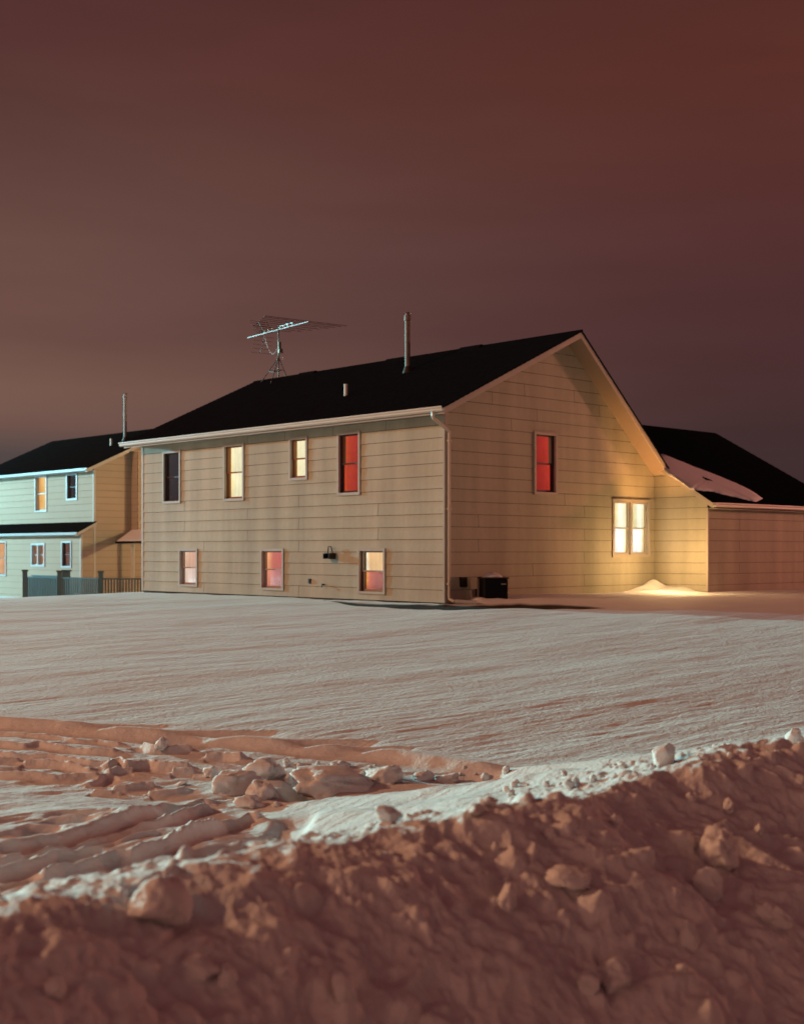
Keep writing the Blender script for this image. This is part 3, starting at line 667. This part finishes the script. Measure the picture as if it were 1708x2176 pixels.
    z = z + fl * (.046 * big * amp + .011 * mid) + fl * .006 * fn * sst(20, 9, Yc)
    flat = sst(.6, 1.2, dq) * sst(.0, .5, dd) * near
    z = z + flat * (.012 * mid + .007 * fn + .012 * fbm(Xc * 3, Yc * 3, 3))
    return z, dark_strip, np.clip(fl, 0, 1), dq
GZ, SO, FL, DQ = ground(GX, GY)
# the shaded face of the bank bulges outwards, so it is pushed along its own normal
QQ = GX * dL[0] + GY * dL[1]; RL = GX * dR[0] + GY * dR[1]
FRF = sst(.16, -.16, DQ) * sst(-2.3, -1.7, DQ); SLT = math.hypot(1, .66)
def billow(x, y, o=3, g=.5):
    s_ = 0; a = 1.0
    for i in range(o): s_ = s_ + a * (.32 - np.abs(perlin(x * 2**i + 31*i, y * 2**i + 17*i))) ; a *= g
    return s_
TQ = QQ * SLT        # distance measured down the slope
wx_, wy_ = .05 * perlin(RL * 3, TQ * 3), .05 * perlin(RL * 3 + 50, TQ * 3)
DISP = .09 * fbm(RL * 1.5, TQ * 1.2, 2, .5) + .066 * billow(RL * 3.4 + wx_ * 9, TQ * 3.0 + wy_ * 9, 3, .5) + .016 * fbm(RL * 12, TQ * 12, 3, .55)
CL = np.zeros_like(GZ)
crng = random.Random(5)
for i in range(860):
    r_ = crng.uniform(.2, 7.6)
    face = i < 620
    dq_ = -crng.uniform(.0, 2.0) if face else crng.gauss(.12, .20)
    q_ = 3.42 + dq_; x, y = r_*dR[0] + q_*dL[0], r_*dR[1] + q_*dL[1]
    rad = (.016 + .06 * crng.random() ** 2.6) if face else (.008 + .030 * crng.random() ** 3.5)
    if y < 1.5: continue
    dist = math.hypot(x, y); ang = math.atan2(x, y)
    i0, i1 = np.searchsorted(rr, dist - rad*1.1), np.searchsorted(rr, dist + rad*1.1); j0, j1 = np.searchsorted(th, ang - rad*1.1/dist), np.searchsorted(th, ang + rad*1.1/dist)
    if i1 <= i0 or j1 <= j0: continue
    sl = slice(i0, i1), slice(j0, j1)
    ex = crng.uniform(.75, 1.3); a = crng.uniform(0, 3.14); XX = RL[sl] - r_; YY = (QQ[sl] - q_) * (SLT if face else 1)
    dd_ = ((XX*math.cos(a) + YY*math.sin(a)) * ex) ** 2 + ((-XX*math.sin(a) + YY*math.cos(a)) / ex) ** 2
    f_ = np.clip(1 - dd_ / rad**2 * (1 + .5 * perlin(GX[sl] / rad, GY[sl] / rad)), 0, 1)
    CL[sl] = np.maximum(CL[sl], rad * crng.uniform(.35, .75) * (f_ ** .75))
D_ = FRF * (DISP + CL); nzf = 1 / SLT; nhf = .66 / SLT
GZ0 = GZ.copy()
GZ = GZ + D_ * nzf + (1 - FRF) * CL
GX = GX - dL[0] * nhf * D_; GY = GY - dL[1] * nhf * D_
RR = np.hypot(GX, GY)
nr, nt = GX.shape
def sheet(name, mask_faces):
    idx = np.arange(nr * nt).reshape(nr, nt); q = np.stack([idx[:-1, :-1], idx[1:, :-1], idx[1:, 1:], idx[:-1, 1:]], -1)
    q = q[:, ::1][mask_faces]; used = np.unique(q); rem = np.full(nr * nt, -1); rem[used] = np.arange(len(used)); q = rem[q][:, ::-1]
    co = np.stack([GX, GY, GZ], -1).reshape(-1, 3)[used]
    me = bpy.data.meshes.new(name); me.vertices.add(len(co)); me.vertices.foreach_set('co', co.ravel().astype(np.float32))
    n = len(q); me.loops.add(n * 4); me.loops.foreach_set('vertex_index', q.ravel().astype(np.int32)); me.polygons.add(n)
    me.polygons.foreach_set('loop_start', np.arange(0, n*4, 4, dtype=np.int32)); me.polygons.foreach_set('loop_total', np.full(n, 4, dtype=np.int32))
    me.polygons.foreach_set('use_smooth', np.ones(n, dtype=bool)); me.update(calc_edges=True)
    for nm, arr in (('dark_strip', SO), ('field', FL)):
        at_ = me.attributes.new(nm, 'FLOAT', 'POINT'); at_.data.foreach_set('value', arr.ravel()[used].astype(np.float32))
    me.materials.append(snow); o = bpy.data.objects.new(name, me); col.objects.link(o); return o
DQf = DQ[:-1, :-1]; rf_ = RL[:-1, :-1]; bpy.context.view_layer.update()
bankmask = (DQf > -2.4) & (DQf < .9) & (rf_ > -12) & (rf_ < 25) & (RR[:-1, :-1] < 40)
gobj = tag(sheet('snow_ground', ~bankmask), 'wind rippled snow field sloping up to the houses', kind='structure')
bobj = tag(sheet('snow_bank', bankmask), 'rough ploughed bank of snow along the street in the foreground', kind='structure')

def hit(x, y):
    """first ground point on the sight line of print pixel (x, y)"""
    d = Vector(((x - CX) / F, 1, (HY - y) / F)).normalized(); best = None
    for o in (gobj, bobj):
        ok, loc, nrm, _ = o.ray_cast(Vector((0, 0, 0)) + d * 1.5, d)
        if ok and (best is None or loc.y < best.y): best = loc
    return best if best is not None else d * 8

# ================================================================== loose snow blocks
def chunk_mesh(seed, jag=.28, squash=(1, 1, .8), boxy=1.0):
    import bmesh
    from mathutils import noise
    bm = bmesh.new(); bmesh.ops.create_icosphere(bm, subdivisions=4, radius=1); o = Vector((seed*7.3, seed*3.1, seed*1.7))
    rnd = random.Random(seed); cuts = [Vector((rnd.uniform(-1,1), rnd.uniform(-1,1), rnd.uniform(-.6,1))).normalized() for _ in range(7)]
    for v in bm.verts:
        n = v.co.normalized(); m0 = Vector([math.copysign(abs(c) ** boxy, c) for c in n]); k = 1 + jag * noise.noise(n * 1.3 + o) + jag * .50 * noise.noise(n * 2.9 + o) + jag * .30 * noise.noise(n * 6 + o) + jag * .14 * noise.noise(n * 13 + o)
        q = m0 * k
        for c in cuts:
            dd = q.dot(c) - (.84 if boxy == 1 else 1.0)
            if dd > 0: q -= c * dd * .8
        v.co = Vector((q.x*squash[0], q.y*squash[1], q.z*squash[2]))
    me = bpy.data.meshes.new('snow_chunk'); bm.to_mesh(me); bm.free(); me.materials.append(snow)
    me.polygons.foreach_set('use_smooth', [True] * len(me.polygons)); return me
chunks = [chunk_mesh(i, .30 + .1 * (i % 3), ((1, .85, .8), (1, 1, .65), (1.1, .8, .9), (.9, .9, 1.05))[i % 4]) for i in range(10)] + [chunk_mesh(20 + i, .40, (1, .8, .85), .82) for i in range(6)]
def chunk(x, y, wpx, label, hpx=None, mi=None, sink=.35, name='snow_chunk', group='loose chunks on the snow bank', rz=None):
    hp = hpx or wpx * .8
    p_ = hit(x, y + hp * .35); w_ = wpx * p_.y / F / 2; h_ = hp * p_.y / F / 2
    mi = crng.randrange(10) if mi is None else mi
    if name == 'snow_block' and wpx > 30: mi = 10 + mi % 6
    if name == 'snow_block': sink += .12; y += hp * .12
    o = bpy.data.objects.new(name, chunks[mi]); col.objects.link(o)
    o.scale = (w_, w_ * .9, h_ / .85); o.rotation_euler = (crng.uniform(-.25, .25), crng.uniform(-.25, .25), crng.uniform(0, 6.28) if rz is None else rz)
    yc = p_.y + w_ * ((sink - .35) * 1.5 + (.30 if name == 'snow_chunk' else .1)); o.location = Vector(((x - CX) / F * yc, yc, (HY - y) / F * yc)); return tag(o, label, 'snow chunk', group)
B = 'ploughed blocks at the driveway mouth'
chunk(340, 1911, 140, 'big rounded snow boulder on the bank crest at far left, nearest the camera', 125, 1, .3)
chunk(1409, 1609, 52, 'pale block perched alone on the lit crest against the smooth field', 50, 3, .18)
chunk(1524, 1808, 105, 'large pale rounded lump sunk in the right shaded face of the bank', 90, 4, .45)
chunk(1547, 1714, 32, 'small pale knob just above the large rounded lump on the right of the bank', 34, 2)
chunk(1079, 1912, 58, 'upright pale chip with a flat top in the middle of the shaded bank', 66, 6, .4)
chunk(1205, 1866, 110, 'wide forked clod above the dark hollow in the bank', 66, 9, .45)
chunk(1464, 1990, 46, 'egg shaped clod low on the right half of the bank', 68, 0, .4)
chunk(1449, 2058, 22, 'pebble sized clod just under the egg shaped one', 22, 5)
chunk(1636, 1944, 88, 'wedge shaped clod near the right edge of the bank', 50, 8, .45)
chunk(1304, 2074, 90, 'long sloping slab of snow near the bottom right of the bank', 105, 1, .6)
chunk(1250, 2092, 60, 'pitted clod beside the long sloping slab at the bottom', 56, 7, .5)
chunk(1499, 1886, 62, 'weathered tall lump below the large pale one on the bank', 84, 6, .6)
chunk(1052, 1801, 20, 'tiny upright clod above the flat topped chip in the middle of the bank', 26, 0)
chunk(1167, 1776, 32, 'dim small clod a little below the bank crest', 28, 3, .5)
chunk(1307, 1745, 34, 'squat clod below the perched block, in the shade', 28, 8, .5)
chunk(1469, 1697, 26, 'small clod close under the right crest of the bank', 24, 4, .45)
chunk(1614, 1764, 32, 'round clod to the right of the large pale lump', 28, 2, .5)
chunk(1008, 1722, 46, 'brown dome of snow on the crest edge above the middle of the bank', 30, 5, .4)
chunk(1037, 1702, 40, 'pale dome on the lit crest just behind the brown one', 24, 1, .4)
chunk(1209, 1668, 28, 'small round ball on the lit crest left of the perched block', 22, 7, .35)
chunk(1687, 1569, 40, 'rounded block on the bank top at the right edge of the picture', 34, 3, .35)
chunk(826, 1731, 62, 'low pale block on the lit strip behind the middle of the crest', 34, 4, .4)
chunk(257, 1877, 20, 'pebble of snow left of the big rounded boulder', 18, 6)
chunk(415, 2062, 74, 'blurred hump low on the left of the bank', 60, 2, .55)
chunk(482, 2078, 58, 'blurred yellowish hump right beside the low left one', 58, 0, .55)
chunk(598, 2062, 32, 'blurred small clod in the lower left middle of the bank', 36, 9, .5)
chunk(732, 2106, 62, 'blurred pointed lump at the bottom, left of centre', 62, 3, .55)
chunk(117, 2106, 54, 'blurred ball at the bottom left of the bank', 56, 8, .5)
# blocks by the driveway
chunk(560, 1634, 84, 'rounded boulder of snow behind the rugged front block', 52, 1, .2, 'snow_block', B)
chunk(500, 1662, 104, 'rugged block with a bright lit left rim at the driveway mouth', 66, 6, .3, 'snow_block', B)
chunk(556, 1680, 76, 'low shoulder of the heap right of the rugged block', 52, 9, .45, 'snow_block', B)
chunk(712, 1658, 176, 'longest smooth block of the row, right of the gap', 66, 4, .3, 'snow_block', B)
chunk(815, 1646, 88, 'smooth block partly hidden behind the longest one', 46, 8, .3, 'snow_block', B)
chunk(648, 1632, 36, 'small block between the boulder and the longest block, further back', 26, 2, .25, 'snow_block', B)
chunk(676, 1626, 18, 'upright chip lit on its left side behind the longest block', 24, 0, .2, 'snow_block', B)
chunk(722, 1626, 44, 'flat loaf behind the longest block', 20, 5, .3, 'snow_block', B)
chunk(612, 1656, 24, 'brown ball wedged in the gap left of the longest block', 24, 3, .3, 'snow_block', B)
chunk(530, 1704, 66, 'jagged crumbling block in front of the row, bright on its left', 34, 7, .35, 'snow_block', B)
chunk(588, 1709, 22, 'little brown ball in front of the gap', 18, 1, .3, 'snow_block', B)
chunk(345, 1580, 32, 'pointed block standing alone by the furrows on the left', 30, 3, .25, 'snow_block', B)
chunk(448, 1640, 44, 'slumped block at the right end of the furrows', 30, 8, .35, 'snow_block', B)
chunk(385, 1664, 30, 'small curled crust lying left of the rugged block', 12, 5, .3, 'snow_block', B)
chunk(900, 1648, 46, 'block of the row close to the bank, left of its far end', 26, 0, .35, 'snow_block', B)
chunk(950, 1655, 52, 'last block of the row before it runs into the bank', 26, 2, .35, 'snow_block', B)
for i in range(40):    # crumbs
    if i < 18: x = crng.uniform(1040, 1700); y = np.interp(x, [0, 250, 600, 900, 1000, 1200, 1400, 1600, 1708], [1960, 1870, 1790, 1740, 1700, 1660, 1640, 1610, 1585]) + crng.uniform(-26, 6)
    else: x = crng.uniform(480, 1100); y = np.interp(x, [480, 1100], [1630, 1652]) + crng.uniform(-18, 18)
    s_ = 7 + 16 * crng.random() ** 2; chunk(x, y, s_, 'crumb sized bit of snow among those scattered along the crest and the driveway edge', s_ * .8, None, .35, 'snow_crumb', 'crumbs of snow scattered along crest and driveway edge')

# ================================================================== cooling unit
ax, ay = 1.84, 28.5
ac = empty('cooling_unit', (ax, ay, -1.14), 'black air conditioner box with a cap of snow beside the gable wall', 'air conditioner')
cy_, sy_ = math.cos(R(12)), math.sin(R(12)); U_ = (cy_, sy_); V_ = (sy_, -cy_)      # front faces the camera
acf = Frame((ax - .05 * cy_, ay), U_, V_)
z0, z1 = -1.17, -.60
mb = MB(); acf.box(mb, .02, .58, z0 + .03, z1 - .03, -.50, -.02); mb.build('cabinet', blackm, ac, bevel=.03)
mb = MB()
for i in range(15): acf.box(mb, .05, .55, z0 + .06 + i*.032, z0 + .072 + i*.032, -.02, -.008)
for i in range(15):
    zz = z0 + .06 + i*.032; mb.hexa([acf.p(.008, zz, -.46), acf.p(.02, zz, -.46), acf.p(.02, zz, -.06), acf.p(.008, zz, -.06)], [acf.p(.008, zz+.012, -.46), acf.p(.02, zz+.012, -.46), acf.p(.02, zz+.012, -.06), acf.p(.008, zz+.012, -.06)])
mb.build('grille', blackm, ac)
mb = MB(); acf.box(mb, .0, .60, z1 - .03, z1 + .005, -.52, .0); mb.build('lid', darkm, ac, bevel=.015)
mb = MB(); acf.box(mb, .0, .60, z0, z0 + .03, -.52, .0); mb.build('base_pan', darkm, ac)
mb = MB(); acf.box(mb, -.004, .018, z0 + .03, z1 - .03, -.5, -.40); mb.build('side_panel', trim, ac)
mb = MB()
for k_ in range(5): acf.box(mb, .415 + k_*.022, .431 + k_*.022, z1 - .155, z1 - .128, -.008, -.002)
mb.build('badge', whitep, ac)
mb = MB(); NR, NTt = 7, 20
for k_ in range(NR):
    f = k_ / (NR - 1)
    for j in range(NTt):
        a = 2*math.pi*j/NTt; rad = (1 - f) ; x_ = .27 + .235*rad*math.cos(a)*(1 + .08*math.sin(3*a)); o_ = -.26 + .2*rad*math.sin(a)
        mb.v.append(acf.p(x_, z1 + .004 + .115 * (1 - rad**2.3), o_))
for k_ in range(NR - 1):
    for j in range(NTt): mb.f.append((k_*NTt + j, k_*NTt + (j+1) % NTt, (k_+1)*NTt + (j+1) % NTt, (k_+1)*NTt + j))
mb.f.append(tuple(reversed(range(NTt))))
tag(mb.build('snow_heap', snow, None, smooth=True), 'dome of snow sitting on top of the black air conditioner', 'snow heap')

# ================================================================== roof antenna
A0 = Vector(W(S_A, 11.2, 0)); mx_, my_ = A0.x, A0.y
an = empty('television_antenna', (mx_, my_, H_A), 'large rooftop television antenna on a tripod at the far end of the ridge', 'antenna')
alum = mat('aluminium', (.55, .62, .60), .45, metal=.3); rod = mat('tarnished_rod', (.05, .025, .02), .6, metal=.1)
HB = 6.74
bl, brr = Vector((-4.87, 40.9, HB)), Vector((-2.74, 38.0, HB)); bdir = (brr - bl).normalized(); pd = Vector((-bdir.y, bdir.x, 0)) 
if pd.x < 0: pd = -pd
sh = Vector((mx_, my_, HB)) - (bl + bdir * ((Vector((mx_, my_, HB)) - bl).dot(bdir))); bl += sh; brr += sh
mb = MB(); mb.tube([(mx_, my_, H_A + .05), (mx_, my_, HB + .12)], .022, 8); mb.build('mast', rod, an)
mb = MB(); mb.tube([bl, brr], .015, 8); mb.tube([bl.lerp(brr, .55) + Vector((0, 0, .09)), bl.lerp(brr, .75) + Vector((0, 0, .09))], .012, 6)
for f in (.3, .36, .42, .55, .62, .68, .75): mb.tube([bl.lerp(brr, f), bl.lerp(brr, f) + Vector((0, 0, .075))], .022, 6)
mb.build('boom', alum, an)
L_ = (brr - bl).length
for f, hl in ((.03, 1.42), (.08, 1.34), (.15, 1.28), (.22, 1.2), (.30, 1.1), (.39, 1.0), (.48, .88), (.56, .62), (.635, .3), (.69, .26), (.735, .26)):
    c = brr.lerp(bl, f); tilt = .02
    mb = MB(); mb.tube([c - pd * hl * 1.0 + Vector((0, 0, .03)), c + pd * hl + Vector((0, 0, .03))], .0085, 6); mb.build('element', rod, an)
for sgn in (1, -1):
    c = brr.lerp(bl, .70); e_ = c - bdir * .42 * (1 if sgn > 0 else .7) + Vector((0, 0, sgn * (.42 if sgn > 0 else .58)))
    mb = MB(); mb.tube([c, e_], .011, 6)
    for k_ in range(1, 6): q_ = c.lerp(e_, k_ / 5); mb.tube([q_ - pd * .34, q_ + pd * .34], .005, 5)
    mb.build('reflector', rod, an)
mb = MB(); mb.tube([(mx_ + .03, my_, 6.02), (mx_ + .03, my_, 6.36)], .05, 8); mb.tube([(mx_ + .07, my_ - .02, 6.02), (mx_ + .07, my_ - .02, 6.14)], .075, 10); mb.build('rotor', darkm, an)
mb = MB(); pts_ = []
for k_ in range(13):
    f = k_ / 12; q_ = brr.lerp(bl, .72).lerp(Vector((mx_, my_, 6.25)), f); pts_.append(q_ - Vector((0, 0, .42 * 4 * f * (1 - f) + .0)))
mb.tube(pts_, .008, 5); pts_ = [(mx_ + .09*math.cos(a) + .03, my_ + .02*math.sin(a), 5.86 + .09*math.sin(a)) for a in np.linspace(0, 6.2, 12)]; mb.tube(pts_, .006, 5); mb.build('cable', alum, an)
top_ = Vector((mx_, my_, 5.9))
feet = [Vector(W(S_A - .1, 11.93, hroof(S_A - .1))), Vector(W(S_A - .45, 11.0, hroof(S_A - .45))), Vector(W(S_A + .05, 10.84, hroof(S_A + .05)))]
for f in feet:
    mb = MB(); mb.tube([f, top_ + (f - top_).normalized() * .02], .016, 6); mb.build('leg', rod, an)
mb = MB(); q_ = [f.lerp(top_, .42) for f in feet]; mb.tube(q_ + [q_[0]], .01, 6); mb.build('brace', rod, an)

# ================================================================== NEIGHBOUR HOUSE
NP = (-12.86, 54.0)
def WN(s, t_, h): return (NP[0] + s*dR[0] + t_*dL[0], NP[1] + s*dR[1] + t_*dL[1], h)
nb_ = empty('neighbour_house', WN(4, 5, -2.2), 'pale two storey house with a lower front extension behind the fence at the left edge', 'house', 'houses on the snowy lot')
nf = Frame(NP, dL, (-dR[0], -dR[1])); ng = Frame(NP, dR, (-dL[0], -dL[1])); nlow = Frame(WN(-.6, 0, 0)[:2], dL, (-dR[0], -dR[1]))
nz0 = -2.52
def hn(s): return 3.42 + .463 * (s + .45) if s <= 4 else 3.42 + .463 * 4.45 - .463 * (s - 4)
r1 = rc_of(nf, 75.5, 100.7, 1010, 1088); r2 = rc_of(nf, 142.2, 165.2, 1006.5, 1063)
r3 = rc_of(nlow, 67.4, 96.3, 1154.5, 1204); r4 = rc_of(nlow, 131.7, 153, 1150, 1206.5); r5 = rc_of(nlow, -22, 14.2, 1150.5, 1223.5)
wall_obj(((nf, 0.0, 10.8, lambda a: 3.34), dict(holes=[hole(r1), hole(r2)], zb=nz0)), nb_, nsiding)
wall_obj(((ng, 0.0, 8.4, lambda s: hn(s) - .13), dict(zb=nz0, kinks=[4.0])), nb_, nsiding)
wall_obj(((nlow, 0.0, 10.8, lambda a: .66), dict(holes=[hole(r3), hole(r4), hole(r5)], zb=nz0)), nb_, nsiding)
nls = Frame(WN(-.6, 0, 0)[:2], dR, (-dL[0], -dL[1])); wall_obj(((nls, 0.0, .6, lambda a: .70 + .5*a), dict(zb=nz0)), nb_, nsiding)
nfar = Frame(WN(0, 10.8, 0)[:2], dR, dL); wall_obj(((nfar, 0.0, 8.4, lambda s: hn(s) - .13), dict(zb=nz0, kinks=[4.0])), nb_, nsiding)
nbk = Frame(WN(8.4, 0, 0)[:2], dL, dR); wall_obj(((nbk, 0.0, 10.8, lambda a: 3.2), dict(zb=nz0)), nb_, nsiding)
mb = MB()
def slabn(mb, s0, h0, s1, h1, t0, t1, th): mb.hexa([WN(s0, t0, h0-th), WN(s1, t0, h1-th), WN(s1, t1, h1-th), WN(s0, t1, h0-th)], [WN(s0, t0, h0), WN(s1, t0, h1), WN(s1, t1, h1), WN(s0, t1, h0)])
for i in range(12): a, c = -.45 + 4.45*i/12, -.45 + 4.45*(i+1)/12; slabn(mb, a, hn(a) + .012, c, hn(c), -.2, 11.0, .04)
slabn(mb, 4.0, hn(4.0), 8.85, hn(8.85), -.2, 11.0, .04)
nr_ = mb.build('roof', nroof, nb_)
mb = MB(); slabn(mb, -.9, .76, 0.0, 1.22, -.22, 11.0, .04); lr = mb.build('roof', nroof, nb_); tag(lr, label='narrow lower roof over the front extension')
mb = MB(); slabn(mb, -.45, hn(-.45) - .03, 4.0, hn(4) - .03, -.2, -.18, .14); slabn(mb, 4.0, hn(4) - .03, 8.85, hn(8.85) - .03, -.2, -.18, .14); slabn(mb, -.9, .73, 0, 1.19, -.22, -.2, .12); mb.build('rake_board', trim, nb_)
mb = MB(); slabn(mb, -.43, 3.345, -.001, 3.345, -.18, 10.95, .012); slabn(mb, -.88, .665, -.6, .665, -.2, 10.95, .012); slabn(mb, -.43, hn(-.43) - .14, 4, hn(4) - .14, -.18, -.001, .012); mb.build('soffit', whitep, nb_)
gnf = Frame(WN(-.45, 0, 0)[:2], dL, (-dR[0], -dR[1])); gutter(gnf, -.22, 11.0, 3.42, .001, nb_, whitep)
gnl = Frame(WN(-.9, 0, 0)[:2], dL, (-dR[0], -dR[1])); gutter(gnl, -.2, 11.0, .75, .001, nb_, whitep)
mb = MB(); mb.hexa([WN(-.58, .02, -3.6), WN(8.38, .02, -3.6), WN(8.38, 10.78, -3.6), WN(-.58, 10.78, -3.6)], [WN(-.58, .02, nz0), WN(8.38, .02, nz0), WN(8.38, 10.78, nz0), WN(-.58, 10.78, nz0)]); mb.build('foundation', found, nb_)
mb = MB(); nf.box(mb, -.02, .07, nz0, 3.33, 0, .028); ng.box(mb, -.02, .07, nz0, 3.33, -.02, .027); nlow.box(mb, -.02, .07, nz0, .65, 0, .028); nls.box(mb, -.02, .06, nz0, .65, -.02, .027); mb.build('corner_trim', trim, nb_)
window(nb_, nf, r1, whitep, em_gold, em_gold, casing=whitep, cw=.06)
window(nb_, nf, r2, darksash, em_dusk, em_dusk, casing=whitep, cw=.07)
window(nb_, nlow, r3, whitep, em_amber, em_amber, casing=whitep, double=True, cw=.08)
window(nb_, nlow, r4, darksash, em_dim, em_dim, casing=whitep, cw=.07)
window(nb_, nlow, r5, woodin, em_peach2, em_peach2, casing=whitep, cw=.06)
# side bay of the neighbour with its own snowy lean-to
nby = Frame(WN(1.8, -.5, 0)[:2], dL, (-dR[0], -dR[1])); wall_obj(((nby, 0.0, .5, lambda a: 4.2), dict(zb=.55)), nb_, nsiding)
nbf = Frame(WN(1.8, -.5, 0)[:2], dR, (-dL[0], -dL[1])); wall_obj(((nbf, 0.0, 5.0, lambda a: 4.2), dict(zb=.55)), nb_, nsiding)
mb = MB(); slabn(mb, 1.78, 4.24, 7.0, 4.24, -.55, -.01, .04); mb.build('bay_roof', trim, nb_); mb = MB(); slabn(mb, 1.82, .6, 6.8, .6, -.48, -.01, .05); mb.build('bay_floor', trim, nb_)
mb = MB(); mb.hexa([WN(1.0, -2.9, .30), WN(1.8, -2.9, .62), WN(1.8, -.02, .62), WN(1.0, -.02, .30)], [WN(1.0, -2.9, .38), WN(1.8, -2.9, .72), WN(1.8, -.02, .72), WN(1.0, -.02, .38)]); cn = mb.build('canopy', nroof, nb_)
mb = MB(); mb.hexa([WN(1.02, -2.88, .385), WN(1.78, -2.88, .725), WN(1.78, -.03, .725), WN(1.02, -.03, .385)], [WN(1.06, -2.8, .44), WN(1.76, -2.8, .95), WN(1.76, -.06, .9), WN(1.1, -.1, .47)]); mb.build('canopy_snow', snow, cn, bevel=.03)
mb = MB(); px_, py_, _ = WN(1.55, -.5, 0); mb.hexa([(px_-.07, py_-.07, nz0), (px_+.07, py_-.07, nz0), (px_+.07, py_+.07, nz0), (px_-.07, py_+.07, nz0)], [(px_-.07, py_-.07, .5), (px_+.07, py_-.07, .5), (px_+.07, py_+.07, .5), (px_-.07, py_+.07, .5)]); mb.build('porch_post', trim, nb_)
def on_nroof(x, y):
    a = Vector(WN(-.45, 0, hn(-.45))); b_ = Vector(WN(4, 0, hn(4))); c = Vector(WN(-.45, 5, hn(-.45))); n_ = (b_ - a).cross(c - a); d = Vector(((x - CX)/F, 1, (HY - y)/F)); return d * (n_.dot(a) / n_.dot(d))
pb = on_nroof(266, 935); pipe(pb, 838, .07, steel, nr_, 'chimney_pipe')
pipe(on_nroof(236, 946), 932, .05, pvc, nr_, 'vent_pipe', cap=False, flash=False)

# ================================================================== fence
def gz(x, y):
    j = int(np.argmin(np.abs(th - math.atan2(x, y)))); i = int(np.argmin(np.abs(rr - math.hypot(x, y)))); return float(GZ[i, j])
fe = empty('picket_fence', (-12.8, 48.3, -1.6), 'teal picket fence with capped posts between the two houses', 'fence')
posts = [Vector((-14.52, 49.8, 0)), Vector((-12.8, 48.35, 0)), Vector((-10.92, 46.9, 0)), Vector((-8.6, 46.6, 0))]
backp = [Vector((-13.55, 52.2, 0)), Vector((-15.5, 54.0, 0))]
def post(v, ztop, r_=.075):
    mb = MB(); z0_ = gz(v.x, v.y) - .3; x, y = v.x, v.y
    mb.hexa([(x-r_, y-r_, z0_), (x+r_, y-r_, z0_), (x+r_, y+r_, z0_), (x-r_, y+r_, z0_)], [(x-r_, y-r_, ztop), (x+r_, y-r_, ztop), (x+r_, y+r_, ztop), (x-r_, y+r_, ztop)])
    c = r_ * 1.5; mb.hexa([(x-c, y-c, ztop), (x+c, y-c, ztop), (x+c, y+c, ztop), (x-c, y+c, ztop)], [(x-c*.8, y-c*.8, ztop+.06), (x+c*.8, y-c*.8, ztop+.06), (x+c*.8, y+c*.8, ztop+.06), (x-c*.8, y+c*.8, ztop+.06)])
    mb.build('post', fencem, fe)
for v in posts: post(v, -.80)
post(backp[0], -.84, .13)
runs = [(posts[0], posts[1], -1.0), (posts[1], posts[2], -1.0), (posts[2], posts[3], -1.0), (backp[0], backp[1], -1.02)]
npk = 0
for a, c, zr in runs:
    d = (c - a); L = d.length; d.normalize(); n_ = Vector((d.y, -d.x, 0)); fr_ = Frame((a.x, a.y), (d.x, d.y), (n_.x, n_.y))
    zlo = min(gz(a.x, a.y), gz(c.x, c.y))
    for z_ in (zr, zlo + .1):
        mb = MB(); fr_.box(mb, .08, L - .08, z_ - .05, z_, -.035, .035); mb.build('rail', fencem, fe)
    k_ = int(L / .118); 
    for i in range(k_):
        if npk >= 98: break
        u = .12 + (L - .24) * (i + .5) / k_; x, y, _ = fr_.p(u, 0)
        mb = MB(); fr_.box(mb, u - .022, u + .022, gz(x, y) - .12, zr - .052, -.02, .02); mb.build('picket', fencem, fe); npk += 1
